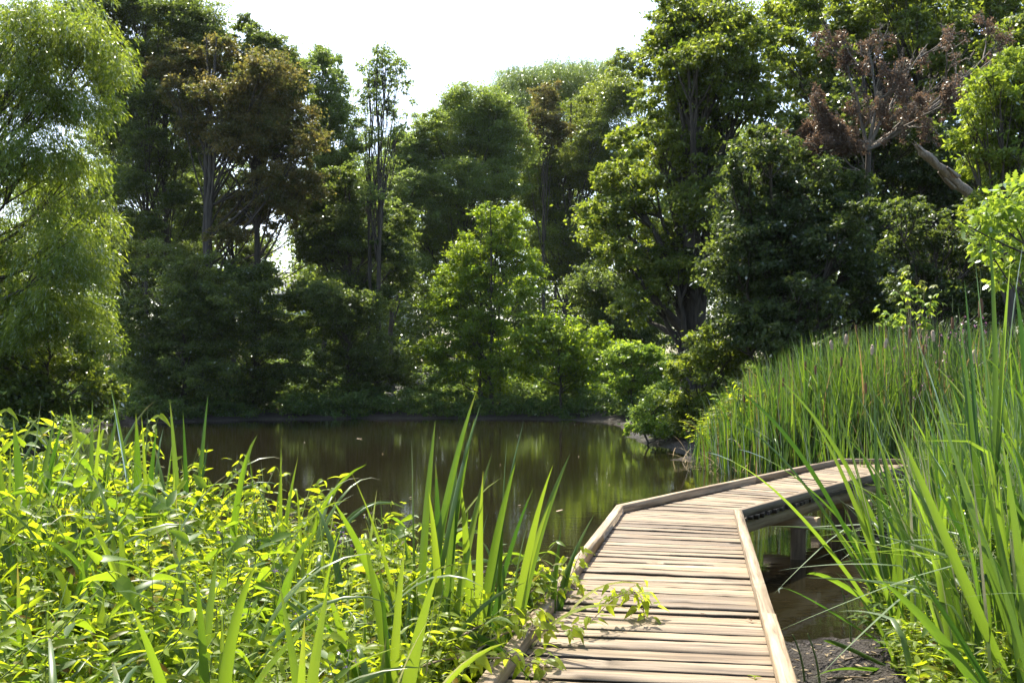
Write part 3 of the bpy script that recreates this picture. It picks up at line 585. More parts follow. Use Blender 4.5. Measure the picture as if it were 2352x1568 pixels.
def leaf_shape(L, Wd, kind='lance', nu=6):
    u = np.linspace(0, 1, nu)
    w = {'lance': (u + .02) ** .55 * (1 - u) ** 1.05 * 1.95, 'heart': np.where(u < .15, .75 + u * 1.6, (1 - u) ** .75 * 1.13), 'broad': np.sin(np.pi * (u * .93 + .05)) ** .6}[kind] * Wd / 2
    w[-1] = .0008; w[0] = max(w[0], .0012)
    return u * L, w
def add_leaves(acc, P, D, Nn, L, Wd, tint, kind='lance', droop=.25, fold=.25, age=0, nu=6):
    u, w = leaf_shape(1.0, 1.0, kind, nu); D = nrm(D); Sd = nrm(np.cross(D, Nn)); Nn = np.cross(Sd, D); n = len(P); L = np.broadcast_to(L, (n,)); Wd = np.broadcast_to(Wd, (n,))
    droop = np.broadcast_to(droop, (n,))
    c_ = P[:, None] + D[:, None] * (L[:, None] * u)[..., None] - Nn[:, None] * (L[:, None] * droop[:, None] * u ** 2)[..., None]
    ww = (Wd[:, None] * w)[..., None]
    V = np.stack([c_ - Sd[:, None] * ww + Nn[:, None] * ww * fold, c_, c_ + Sd[:, None] * ww + Nn[:, None] * ww * fold], 2).reshape(n, nu * 3, 3)
    i = np.arange(nu - 1)[:, None] * 3; j = np.arange(2); f = np.stack([i + j, i + 1 + j, i + 4 + j, i + 3 + j], -1).reshape(-1, 4)
    Fc = (f[None] + (np.arange(n) * nu * 3)[:, None, None]).reshape(-1, 4)
    acc.add(V.reshape(-1, 3), Fc, np.clip(np.repeat(np.broadcast_to(tint, (n,)), len(f)) + rng.normal(0, .09, n * len(f)), 0, 1), np.repeat(np.broadcast_to(age, (n,)), len(f)) * rng.uniform(.8, 1, n * len(f)))

def weed_parts(g, h, acc, stems, base=(0, 0, 0), lean=.2, leafs=.065, low=.25, shoots=4):
    """an upright leafy stem: opposite pairs, side shoots near the top"""
    az = g.uniform(0, 6.28); base = np.array(base, float)
    tip = base + np.array([math.cos(az) * lean * h, math.sin(az) * lean * h, h])
    ax = [(curve(base, (base + tip) / 2 + [0, 0, .06 * h], tip, 8), 1.0, low)]
    for _ in range(shoots):
        i = g.integers(3, 7); p = ax[0][0][i]; a2 = g.uniform(0, 6.28); ln = h * g.uniform(.16, .32)
        q = p + np.array([math.cos(a2) * ln * .7, math.sin(a2) * ln * .7, ln * .75]); ax.append((curve(p, (p + q) / 2 + [0, 0, -.03], q, 6), .75, .12))
    for pts, sc, lo in ax:
        if stems is not None: tube(stems, pts, np.linspace(.0042 * sc, .0016, len(pts)), 4)
        ln = np.linalg.norm(pts[-1] - pts[0]); nn = max(4, int(ln * (1 - lo) / .062)); f = np.linspace(lo, .99, nn); P = np.stack([np.interp(f * (len(pts) - 1), np.arange(len(pts)), pts[:, k]) for k in range(3)], 1)
        a0 = g.uniform(0, 6.28) + np.arange(nn) * 1.7 + g.normal(0, .3, nn); size = leafs * sc * np.clip(1.25 - np.abs(f - .55) * 1.1, .45, 1.2)
        for k in (0, np.pi):
            aa = a0 + k + g.normal(0, .2, nn); D = np.stack([np.cos(aa), np.sin(aa), g.uniform(-.7, .8, nn)], 1)
            Nn = nrm(np.stack([g.normal(0, .7, nn), g.normal(-.15, .7, nn), np.ones(nn)], 1)); l = size * g.uniform(.7, 1.5, nn)
            add_leaves(acc, P, D, Nn, l, l * g.uniform(.32, .52, nn), np.clip(g.normal(.5, .25, nn), 0, 1), 'lance' if g.random() < .6 else 'heart', g.uniform(.1, .55, nn), .28, np.where(g.random(nn) < .05 + .22 * (f < lo + .12), g.uniform(.35, 1, nn), 0))

def rows(mesh_leaf, mesh_stem, name, label, cat, group, spots):
    """copies of one plant: the thing and its stem part"""
    for (x, y, z, rz, sx, sz) in spots:
        o = link(name, None, loc=(x, y, z)); o.rotation_euler.z = rz; o.scale = (sx, sx, sz); tag(o, label, cat, group); link('leaves', mesh_leaf, o)
        if mesh_stem is not None: link('stem', mesh_stem, o)

# --- the bright weeds left of the boardwalk
SX = np.array([-900, 0, 200, 400, 560, 700, 760, 860, 1000, 1150, 1250, 1310, 1400])
SY = np.array([950, 968, 990, 1022, 1075, 1130, 1168, 1165, 1190, 1260, 1300, 1330, 1400])
SD = np.array([8.2, 7.4, 7.2, 7.0, 6.7, 6.5, 6.4, 6.3, 6.2, 6.3, 6.6, 6.8, 6.8])
NZ = np.array([1.30, 1.30, 1.30, 1.28, 1.22, 1.16, 1.12, 1.08, 1.02, .95, .90, .86, .8])
def weed_top(x, y):
    X = CX + F * x / y; ds = np.interp(X, SX, SD); zs = EYE - (np.interp(X, SX, SY) - HY) * ds / F; zn = np.interp(X, SX, NZ)
    t = np.clip((y - 2.6) / (ds - 2.6), 0, 1); return zn + (zs - zn) * t, ds
def kerb_x(y): return nl[0] + (y - nl[1]) * (kl[0] - nl[0]) / (kl[1] - nl[1])
g = np.random.default_rng(80); protos = []
for i in range(14):
    al, ast = Acc(), Acc(); weed_parts(np.random.default_rng(800 + i), 1.0, al, ast, lean=g.uniform(.05, .25), leafs=[.072, .098, .082, .13][i % 4] , low=.22, shoots=5)
    protos.append((al.mesh('weed_leaves', M['nettle' if i in (3, 7, 10) else 'weed']), ast.mesh('weed_stem', M['stem'], True)))
spots = []
tries = 0
while len(spots) < 800 and tries < 60000:
    tries += 1
    y = math.sqrt(g.uniform(1.9 ** 2, 7.9 ** 2)); X = g.uniform(-260, 1330); x = (X - CX) / F * y
    if x > kerb_x(y) - .06 - .0 * y: continue
    zt, ds = weed_top(x, y)
    if y > ds + .15: continue
    z0 = gz(x, y); h = zt - z0 + g.normal(-.05, .07) - (.22 * (g.random() < .3))
    if h < .25: continue
    spots.append((x, y, z0 - .02, g.uniform(0, 6.28), h))
spots.sort(key=lambda q: q[1])
pick = set(np.random.default_rng(3).permutation(len(spots))[:295].tolist())
rest = Acc()
for i, (x, y, z, rz, h) in enumerate(spots):
    if i in pick:
        ml, ms = protos[i % 14]; sx = .75 + .28 * h
        rows(ml, ms, 'leafy_weed', 'bright yellow green leafy stem in the dense weeds left of the boardwalk', 'plant', 'leafy weeds left of the boardwalk', [(x, y, z, rz, sx, h)])
    else:
        weed_parts(np.random.default_rng(2000 + i), h * g.uniform(.75, .95), rest, None, (x, y, z), .15, .062, .3, 4)
for k in range(600):         # short growth that hides the soil
    y = g.uniform(2, 7.7); X = g.uniform(-260, 1330); x = (X - CX) / F * y
    if x > kerb_x(y) - .05 or pond_dist((x, y))[0] < .05: continue
    zt, ds = weed_top(x, y); z0 = gz(x, y); h = (zt - z0) * g.uniform(.35, .75)
    if h > .1: weed_parts(np.random.default_rng(5000 + k), h, rest, None, (x, y, z0), .3, .06, .3, 1)
tag(link('undergrowth', rest.mesh('undergrowth', M['weed'])), 'tangle of bright weeds filling the bank left of the boardwalk', 'weeds', kind='stuff')

# --- sword-leaved plants standing out of the weeds
def hero_plant(bX, bd, tips, label, name='sword_leaf_plant', mat='sword', group=None, width=.047, seed=0, bz=None, cat='plant'):
    g = np.random.default_rng(seed); bx = (bX - CX) / F * bd; z0 = (gz(bx, bd) if bz is None else bz) - .03
    acc = Acc(); base = np.array([bx, bd, z0])
    P, sd, wd, ti, ag = [], [], [], [], []
    for tp in tips:
        X, Y, dd = tp[:3]; bow = tp[3] if len(tp) > 3 else 0.0; wf = tp[4] if len(tp) > 4 else 1.0; age = tp[5] if len(tp) > 5 else (g.uniform(.02, .14) if g.random() < .6 else 0)
        tip = at(X, Y, dd); b = base + [g.normal(0, .03), g.normal(0, .03), 0]; mid = np.array([b[0] * .75 + tip[0] * .25 + bow, b[1] * .7 + tip[1] * .3, b[2] + (tip[2] - b[2]) * (.62 + abs(bow) * .6)])
        P.append(curve(b, mid, tip, 14)); a_ = g.normal(0, .6); sd.append((math.cos(a_), math.sin(a_), 0)); wd.append(width * wf * g.uniform(.8, 1.15)); ti.append(np.clip(g.normal(.42, .32), 0, 1)); ag.append(age)
    if mat == 'sword':
        m = 4; az = g.uniform(0, 6.28, m); k = g.random(m) < .4
        Q = blade_lines(np.tile(base, (m, 1)) + g.normal(0, .04, (m, 3)) * [1, 1, 0], az, g.uniform(.7, 1.15, m), g.uniform(.02, .25, m), g.uniform(.5, 2.1, m), 1.8, 14, g.uniform(.5, .8, m), np.where(k, g.uniform(.8, 1.8, m), 0))
        P += list(Q); sd += [(math.cos(a_), -math.sin(a_), 0) for a_ in az]; wd += list(width * g.uniform(.7, 1.15, m)); ti += list(g.random(m)); ag += list(np.where(g.random(m) < .4, g.uniform(.05, .3, m), 0))
    blades(acc, np.array(P) - base, np.array(sd), np.array(wd), np.array(ti), np.array(ag), twist=g.normal(0, .9, len(P)))
    o = tag(link(name, None, loc=base), label, cat, group); link('leaves', acc.mesh('leaves', M[mat]), o); return o
hero_plant(950, 4.9, [(1095, 895, 5.1), (1000, 965, 5.2), (945, 1010, 5.0), (1105, 925, 5.2), (805, 1080, 4.7, 0, 1.1), (765, 1150, 4.5, -.05, 1.6)], 'tall sword leaved clump with the highest leaf tip, in the middle of the weeds', seed=1)
hero_plant(1010, 5.0, [(1090, 960, 5.2), (1075, 1000, 5.1), (1130, 1040, 5.2), (1000, 1060, 5.0), (1050, 1010, 5.3), (985, 1130, 4.8)], 'upright sword leaved clump close to the right of the tallest one', seed=2)
hero_plant(1090, 5.2, [(1205, 960, 5.3), (1165, 1000, 5.3), (1185, 1060, 5.2), (1110, 1080, 5.1), (1060, 1120, 5.0), (1225, 1120, 5.4)], 'sword leaved clump near the water with two pale upright leaves', seed=3)
hero_plant(1165, 5.4, [(1310, 1040, 5.6), (1270, 1068, 5.5, 0, 1.2), (1215, 1190, 5.3), (1265, 1150, 5.5), (1140, 1200, 5.3)], 'sword leaved clump leaning right towards the boardwalk over open water', seed=4)
hero_plant(1255, 6.2, [(1365, 1180, 6.4), (1330, 1240, 6.3), (1290, 1200, 6.2)], 'small sword leaved tuft against the boardwalk kerb', seed=5)
hero_plant(900, 4.0, [(745, 1340, 3.8, 0, 1.1), (835, 1230, 4.1), (700, 1380, 3.7), (870, 1290, 4.0), (1010, 1300, 4.1, 0, 1.7), (930, 1250, 4.1)], 'broad leaved sword clump low in front of the tall clumps', seed=6)
hero_plant(430, 6.0, [(478, 905, 6.2), (390, 918, 6.1), (420, 945, 6.0), (480, 1010, 6.1)], 'sword leaved clump whose longest leaf leans right above the far water', seed=7)
hero_plant(325, 6.1, [(340, 922, 6.2, .03), (325, 955, 6.0), (312, 948, 5.9, 0, 1.5, .12), (255, 893, 6.2), (360, 980, 6.1)], 'sword leaved clump holding one broad yellowing leaf', seed=8)
hero_plant(205, 6.0, [(212, 915, 6.1), (160, 930, 6.2), (275, 925, 6.3, -.05), (230, 950, 6.0)], 'spreading sword leaved clump between the yellowing leaf and the corner clump', seed=9)
hero_plant(55, 5.2, [(95, 915, 5.4, 0, 1, .08), (30, 960, 5.2, 0, 1.4), (130, 940, 5.4), (-20, 940, 5.2), (150, 945, 5.3, -.05)], 'sword leaved clump furthest to the left with a brown leaf tip', seed=10)
hero_plant(610, 6.0, [(650, 1040, 6.1), (685, 1048, 6.2), (600, 1060, 6.0), (570, 1030, 6.1)], 'sparse sword leaved clump at the water side edge of the weeds', seed=12)
hero_plant(490, 3.2, [(500, 1260, 3.4, 0, 1.5), (590, 1290, 3.1, -.12, 1.3, .1), (450, 1310, 3.2, 0, 1.2), (300, 1390, 2.9, 0, 1.3)], 'broad strap leaved clump with one leaf bent over, amid the near weeds', width=.034, seed=13)
hero_plant(680, 2.9, [(755, 1340, 3.0, 0, 1.4), (700, 1420, 2.8, 0, 1.3, .16), (640, 1330, 2.9, 0, 1.2)], 'strap leaved clump with a withered leaf at the lower edge', width=.034, seed=14)
g = np.random.default_rng(90)
def random_sword(g, n, arch=False):
    acc = Acc(); base = np.stack([g.normal(0, .025, n), g.normal(0, .025, n), np.zeros(n)], 1); az = g.uniform(0, 6.28, n); k = g.random(n) < .3
    P = blade_lines(base, az, g.uniform(.75, 1.12, n) * (1.25 if arch else 1), g.uniform(0, .18, n), g.uniform(1.2, 2.3, n) if arch else g.uniform(.1, .8, n), 1.8, 14, g.uniform(.55, .8, n), np.where(k, g.uniform(1.0, 2.0, n), 0))
    blades(acc, P, np.stack([np.cos(az), -np.sin(az), 0 * az], 1), g.uniform(.026, .05, n), np.clip(g.normal(.5, .3, n), 0, 1), np.where(g.random(n) < .5, g.uniform(.03, .2, n), 0), twist=g.normal(0, .6, n))
    return acc.mesh('leaves', M['sword'])
sp = [random_sword(np.random.default_rng(900 + i), 5, i % 3 == 0) for i in range(9)]
n = 0
while n < 85:
    y = g.uniform(2.5, 7.0); X = g.uniform(-80, 1250); x = (X - CX) / F * y
    if x > kerb_x(y) - .15: continue
    zt, ds = weed_top(x, y)
    if y > ds: continue
    z0 = gz(x, y); h = zt - z0 + g.uniform(-.05, .26) - .15 * (y < 3.5); o = link('strap_leaf_plant', None, loc=(x, y, z0)); link('leaves', sp[n % 9], o); o.rotation_euler.z = g.uniform(0, 6.28); o.scale = (.9, .9, h)
    tag(o, 'strap leaved plant half buried in the bright weeds left of the boardwalk', 'plant', 'strap leaved plants in the weeds'); n += 1

# --- bittersweet vine straying over the boardwalk
def vine(name, label, pts, seed, n, size=.075):
    g = np.random.default_rng(seed); pts = np.array(pts, float); t = np.linspace(0, len(pts) - 1, 22); q = np.stack([np.interp(t, np.arange(len(pts)), pts[:, k]) for k in range(3)], 1); q[1:-1] = (q[:-2] + 2 * q[1:-1] + q[2:]) / 4
    b = q[0]; o = thing(name, label, 'vine', b); st = Acc(); tube(st, q - b, np.linspace(.006, .0025, 22), 5)
    lf = Acc(); i = g.uniform(2, 21, n); P = np.stack([np.interp(i, np.arange(22), q[:, k]) for k in range(3)], 1)
    az = g.uniform(0, 6.28, n); pet = np.stack([np.cos(az), np.sin(az), g.uniform(-.1, .9, n)], 1) * g.uniform(.03, .09, n)[:, None]
    for a_, p_ in zip(P, pet): tube(st, np.stack([a_, a_ + p_ * .6 + [0, 0, .008], a_ + p_]) - b, [.0016, .0014, .001], 3)
    D = np.stack([np.cos(az), np.sin(az), g.uniform(-1.2, .35, n)], 1); L = size * g.uniform(.6, 1.25, n)
    add_leaves(lf, P + pet - b, D, nrm(np.stack([g.normal(0, .4, n), g.normal(-.2, .4, n), np.ones(n)], 1)), L, L * .52, np.clip(g.normal(.55, .25, n), 0, 1), 'heart', g.uniform(.1, .5, n), .2, nu=8)
    link('stem', st.mesh('stem', M['twig'], True), o); link('leaves', lf.mesh('leaves', M['weed']), o)
    return o
vine('climbing_vine', 'leafy vine trailing from the weeds right across the boardwalk planks', [(-.30, 4.7, .75), (-.05, 5.05, .86), (.15, 5.3, .80), (.38, 5.55, .72), (.60, 5.82, .86), (.78, 6.02, .84), (.80, 6.0, .68)], 5, 95, .085)
vine('climbing_vine', 'short leafy vine shoot standing up inside the left kerb', [(.05, 5.9, .7), (.22, 6.15, .78), (.38, 6.4, .86), (.44, 6.5, .98)], 6, 44, .065)
vine('climbing_vine', 'dark leafed vine hanging over the kerb at the near end of the boardwalk', [(-.55, 4.3, .85), (-.3, 4.5, .88), (-.05, 4.65, .84), (.12, 4.85, .76), (.2, 4.95, .64)], 7, 46, .10)
vine('climbing_vine', 'vine sprawling along the left kerb where the weeds end', [(-.1, 5.5, .7), (.1, 5.9, .86), (.2, 6.3, .84), (.35, 6.8, .80), (.45, 7.2, .72)], 8, 46, .06)

vine('climbing_vine', 'leafy vine heaped over the kerb just before the trailing one', [(-.5, 4.6, .7), (-.25, 4.9, .88), (-.05, 5.2, .90), (.1, 5.5, .84), (.12, 5.7, .72)], 9, 60, .08)
vine('climbing_vine', 'vine heaped over the kerb beyond the trailing one, tips touching the planks', [(.0, 5.8, .7), (.12, 6.0, .92), (.26, 6.3, .92), (.36, 6.5, .82), (.5, 6.6, .66)], 10, 60, .075)

# --- cattails
def cattail_mesh(g, n, h=2.2, lean=.10, wid=(.018, .034), spread=.05, s=12, bend=.5):
    acc = Acc(); base = np.stack([g.normal(0, spread, n), g.normal(0, spread, n), np.zeros(n)], 1); az = g.uniform(0, 6.28, n); k = g.random(n) < .08
    P = blade_lines(base, az, h * g.uniform(.65, 1.05, n), g.uniform(0, lean, n), g.uniform(.05, bend, n), 2.0, s, g.uniform(.55, .8, n), np.where(k, g.uniform(.8, 1.8, n), 0))
    blades(acc, P, np.stack([np.cos(az), -np.sin(az), 0 * az], 1), g.uniform(*wid, n), np.clip(g.normal(.5, .25, n), 0, 1), np.where(g.random(n) < .5, g.uniform(.03, .15, n), 0), twist=g.normal(0, 1.2, n), wide_at=.25)
    return acc
near = [cattail_mesh(np.random.default_rng(300 + i), 13, 2.3, .16, (.022, .044), .09, 13, [.4, .65, .95][i % 3]).mesh('leaves', M['cattail']) for i in range(10)]
mid = [cattail_mesh(np.random.default_rng(330 + i), 11, 2.1, .2, (.016, .032), .07, 10, .6).mesh('leaves', M['cattail']) for i in range(10)]
def head_meshes(g, fluffy):
    st, hd, sp_ = Acc(), Acc(), Acc(); tube(st, [(0, 0, 0), (.01, 0, 1.0), (.0, .01, 1.95)], [.006, .005, .004], 5)
    r = .021 if not fluffy else .029; z = np.linspace(1.93, 2.10, 8); rr = r * np.sin(np.linspace(.35, 2.8, 8)) ** .4
    if fluffy: rr = rr * g.uniform(.75, 1.15, 8)
    tube(hd, np.stack([g.normal(0, .002 + .006 * fluffy, 8), .01 + 0 * z, z], 1), rr, 9)
    tube(st, [(0, .01, 2.10), (0, .01, 2.25)], [.004, .002], 4)
    return st.mesh('stem', M['stem'], True), hd.mesh('seed_head', M['fluff' if fluffy else 'seed'], True)
heads = [head_meshes(np.random.default_rng(5), False), head_meshes(np.random.default_rng(6), True)]
def cattail(name, mesh, x, y, h, rz, label, group, head=None, hh=None, tilt=0.0):
    z0 = gz(x, y) - .03; o = link(name, None, loc=(x, y, z0)); o.rotation_euler = (0, tilt, rz); o.scale = (1, 1, 1)
    b = link('leaves', mesh, o); b.scale = (1, 1, h)
    if head is not None:
        for nm, me in zip(('stem', 'seed_head'), heads[head]):
            q = link(nm, me, o); q.scale = (1, 1, hh)
            if nm == 'seed_head': q.scale = (1, 1, 1); q.location.z = 2.0 * (hh - 1)
    return tag(o, label, 'cattail', group)
g = np.random.default_rng(101)
def right_edge(y): return np.interp(y, [2.0, 4, 6.2, 6.9, 8, 9.5, 11, 12.5, 14.2], [1.35, 1.75, 2.45, 2.55, 3.05, 3.75, 4.5, 5.6, 6.6])
n = 0
while n < 150:
    y = g.uniform(4.6, 14.2); x = right_edge(y) + g.exponential(.9) + (.12 if y > 6 else .35)
    X = CX + F * x / y
    if X > 2480 or x > 9: continue
    h = g.uniform(.78, 1.12) * np.clip(.62 + .35 * (x - right_edge(y)), .62, 1.05)
    cattail('cattail_plant', near[n % 10], x, y, h, g.uniform(0, 6.28), 'tall green cattail standing in the thick growth right of the boardwalk', 'cattails right of the boardwalk', tilt=g.normal(-.06, .09)); n += 1
# tops of the bed beyond the boardwalk, by where they show
BX = np.array([1560, 1600, 1650, 1700, 1760, 1900, 2050, 2200, 2450]); BY = np.array([1010, 965, 905, 868, 830, 770, 748, 745, 745])
def bed_ok(x, y):
    if y < 16.9: return x > 10.5
    return pond_dist((x, y))[0] > -.5
n = 0
while n < 100:
    y = g.uniform(16.8, 24); x = g.uniform(4.2, 12.8); X = CX + F * x / y
    if X < 1575 or X > 2400 or not bed_ok(x, y): continue
    zt = EYE - (np.interp(X, BX, BY) - HY) * y / F; h = (zt - gz(x, y)) * g.uniform(.8, 1.08)
    if h < .4: continue
    cattail('cattail_plant', mid[n % 10], x, y, h / 2.1, g.uniform(0, 6.28), 'green cattail among the dense bed beyond the boardwalk', 'cattails beyond the boardwalk'); n += 1
acc = Acc(); NB = 17000
y = g.uniform(16.6, 25, NB); x = g.uniform(4.0, 14.5, NB); X = CX + F * x / y
pd = pond_dist(np.stack([x, y], 1)); ok = (X > 1570) & (X < 2500) & ((pd > -.55) | ((y < 16.9) & (x > 10.5))) & (g.random(NB) < np.clip((X - 1610) / 150, .04, 1))
x, y, X = x[ok], y[ok], X[ok]; n = len(x); zt = EYE - (np.interp(X, BX, BY) - HY) * y / F; z0 = np.maximum(ground_z(x, y), -.05) - .03; h = np.maximum((zt - z0) * (1.04 - .6 * g.random(n) ** 1.3), .3); az = g.uniform(0, 6.28, n)
P = blade_lines(np.stack([x, y, z0], 1), az, h * 1.03, np.abs(g.normal(0, .15, n)), np.where(g.random(n) < .2, g.uniform(.5, 1.4, n), np.abs(g.normal(.15, .22, n))), 1.7, 8)
blades(acc, P, np.stack([np.cos(az), -np.sin(az), 0 * az], 1), g.uniform(.018, .042, n), np.clip(g.normal(.42, .4, n), 0, 1), np.where(g.random(n) < .09, 1.0, np.where(g.random(n) < .45, g.uniform(.02, .14, n), 0)), twist=g.normal(0, 1, n))
tag(link('reed_bed', acc.mesh('reed_bed', M['cattail'])), 'mass of narrow reed blades filling the bed beyond the boardwalk', 'reeds', kind='stuff')
# cattails that carry a seed head, each with its own place
for i, (X, Y, fl_, d, lab) in enumerate([(1910, 790, 1, 19.5, 'cattail with the left one of two fluffy pale heads beside the dark shrubs'), (1945, 775, 1, 19, 'cattail with the fullest fluffy pale head above the reed bed'), (2035, 785, 1, 19, 'cattail with a fluffy pale head right of the fullest one'), (2002, 800, 1, 18.5, 'cattail with a thin pale head between two fluffy ones'), (2142, 765, 1, 17, 'cattail with a small fluffy head near the pink flowers'), (2240, 818, 1, 12, 'cattail with a pale head low among the tall near leaves'),
        (1800, 880, 0, 20, 'cattail with a brown head leaning over the left end of the bed'), (1850, 840, 0, 20, 'brown headed cattail at the left of the reed bed'), (1872, 850, 0, 19.5, 'brown headed cattail next to the rusty dock stems'), (1932, 830, 0, 19, 'brown headed cattail just below the fullest fluffy head'), (1967, 755, 0, 21, 'brown headed cattail standing highest in the middle of the bed'), (2022, 750, 0, 21, 'slim brown headed cattail rising against the dark thicket'), (2090, 760, 0, 18, 'brown headed cattail left of the small fluffy head'), (2186, 735, 0, 14, 'brown headed cattail near the pink flowering plants'), (2252, 700, 0, 9, 'large brown headed cattail among the nearest tall leaves'), (1990, 890, 0, 17, 'cattail with a long dark stem and brown head in mid bed'), (1710, 920, 0, 22, 'brown headed cattail at the low left corner of the bed'), (2120, 800, 0, 16, 'brown headed cattail low behind the crossing leaf')]):
    p = at(X, Y - 6, d - 1.5 * (d > 16)); d = p[1]; z0 = gz(p[0], d); hh = (p[2] + .1 - z0) / 2.1
    cattail('cattail_plant', mid[i % 10], p[0], d, max(hh * .80, .3), i * 1.3, lab, 'cattails with seed heads', fl_, hh)
# nearest leaves with shapes of their own
hero_plant(2280, 5.6, [(2240, 600, 5.8, 0, 1.4), (2215, 640, 6.0), (2322, 590, 5.6, 0, 1.2), (2270, 510, 6.1, .1, .9), (2350, 560, 5.7, 0, 1.2), (2200, 700, 5.9), (2190, 720, 6.0)], 'tall cattail clump with broad upright leaves at the right edge', 'cattail_plant', 'cattail', None, .040, 21, cat='cattail')
hero_plant(2420, 4.6, [(2068, 998, 4.5, -.45, 1.5, .12), (2105, 770, 5.0, -.35, 1.3), (2330, 640, 4.8, 0, 1.3), (2360, 700, 4.6)], 'cattail whose broad leaf droops across the others towards the pond', 'cattail_plant', 'cattail', None, .042, 22, cat='cattail')
hero_plant(2075, 7.2, [(1690, 893, 7.4, -.35), (1668, 955, 7.0, -.4), (1620, 1037, 7.0, -.5), (1790, 1362, 6.4, -.75, .9), (1860, 950, 7.4, -.12), (1895, 870, 7.8, -.1), (2010, 880, 7.5, -.12)], 'cattail arching its long leaves left across the boardwalk', 'cattail_plant', 'cattail', None, .034, 23, cat='cattail')
hero_plant(2130, 7.6, [(1780, 860, 7.6, -.2), (1850, 1320, 6.8, -.6), (1690, 1030, 7.4, -.5), (2050, 760, 8, 0), (1990, 940, 7.7, -.1)], 'cattail behind the arching one, leaves spread over the far planks', 'cattail_plant', 'cattail', None, .034, 24, cat='cattail')
hero_plant(2060, 6.5, [(1915, 1310, 6.4, 0), (2000, 1290, 6.4), (1890, 1470, 6.2, -.25), (2030, 1330, 6.5), (2100, 1270, 6.6), (1870, 1555, 6.0, -.3, 1.2)], 'young cattail rooted at the mud edge with leaves fanned out', 'cattail_plant', 'cattail', None, .036, 25, cat='cattail')
hero_plant(2140, 6.3, [(2080, 1200, 6.4), (2150, 1230, 6.4), (2190, 1180, 6.4), (2010, 1260, 6.3, -.1), (2240, 1240, 6.3)], 'cattail next to the fanned young one on the mud bank', 'cattail_plant', 'cattail', None, .034, 26, cat='cattail')
hero_plant(2390, 4.4, [(2020, 1330, 4.4, -.25, 1.2), (2080, 1290, 4.6, -.2), (2200, 1120, 4.5), (2300, 1000, 4.5, 0, 1.2), (2250, 1060, 4.6)], 'cattail leaning in low from the right edge over the weeds', 'cattail_plant', 'cattail', None, .036, 27, cat='cattail')

# --- small weeds on the mud bank at the right, and yellow-green weeds at the reed bed's left corner
n = 0
while n < 130:
    y = g.uniform(4.3, 8.5); x = right_edge(y) + g.exponential(.5) - .02; X = CX + F * x / y
    if X > 2420: continue
    z0 = gz(x, y); h = g.uniform(.18, .5) + .25 * (x - right_edge(y)); ml, ms = protos[n % 14]
    rows(ml, ms, 'bank_weed', 'small green weed at the foot of the cattails by the mud', 'plant', 'weeds on the mud bank', [(x, y, z0, g.uniform(0, 6.28), .75, min(h, .95))]); n += 1
n = 0
while n < 90:
    y = g.uniform(19.5, 24.5); x = g.uniform(4.3, 7.2); X = CX + F * x / y
    if not (1575 < X < 1760) or pond_dist((x, y))[0] < .1: continue
    z0 = gz(x, y); Yt = np.interp(X, [1575, 1620, 1700, 1760], [1015, 950, 905, 890]); h = (EYE - (Yt - HY) * y / F - z0) * g.uniform(.7, 1)
    ml, ms = protos[n % 14]; rows(ml, ms, 'corner_weed', 'yellow green weed at the left corner of the reed bed', 'plant', 'weeds at the corner of the reed bed', [(x, y, z0, g.uniform(0, 6.28), 1.9, max(h, .35))]); n += 1

# big dock leaves by the lower right corner
def dock():
    g = np.random.default_rng(120); b = at(2260, 1560, 5.2); b[2] = gz(b[0], b[1]); o = thing('dock_plant', 'broad leaved dock with huge backlit leaves in the lower right corner', 'plant', b)
    lf, st = Acc(), Acc()
    for tipd, L, w in (((-.10, -.05, .26), .30, .20), ((.18, .0, .16), .26, .17), ((.0, -.2, .12), .26, .16), ((.26, -.12, .22), .24, .15), ((-.25, -.1, .06), .24, .13), ((.05, .1, .34), .22, .14)):
        p = np.array(tipd); tube(st, curve((0, 0, -.02), p * [.4, .4, .7], p, 6), [.006] * 6, 5)
        add_leaves(lf, p[None], np.array([[p[0] + .1, p[1] - .15, -.25]]) + g.normal(0, .2, (1, 3)), nrm(np.array([[.1, -.75, .6]])), L, w, g.uniform(.4, .9), 'heart', .25, .1, nu=9)
    link('stem', st.mesh('stem', M['stem'], True), o); link('leaves', lf.mesh('leaves', M['weed']), o)
dock()
# oak branch, close at the right edge
def lobed_leaves(acc, g, P, D, Nn, L):
    u = np.array([0, .12, .22, .32, .42, .52, .62, .72, .84, 1.0]); w = np.array([.02, .10, .07, .22, .12, .30, .17, .27, .12, .08])
    out = np.concatenate([np.stack([u, w], 1), np.stack([u[::-1], -w[::-1]], 1)]); D = nrm(D); Sd = nrm(np.cross(D, Nn)); Nn = np.cross(Sd, D)
    V = P[:, None] + L[:, None, None] * (out[None, :, :1] * D[:, None] + out[None, :, 1:] * Sd[:, None] - .2 * (out[None, :, :1] ** 2 + out[None, :, 1:] ** 2) * Nn[:, None])
    k = len(out); h = len(u); q = np.stack([np.arange(h - 1), np.arange(1, h), k - 2 - np.arange(h - 1), k - 1 - np.arange(h - 1)], 1)
    Fc = (q[None] + (np.arange(len(P)) * k)[:, None, None]).reshape(-1, 4); acc.add(V.reshape(-1, 3), Fc, np.repeat(np.clip(g.normal(.55, .25, len(P)), 0, 1), len(q)))
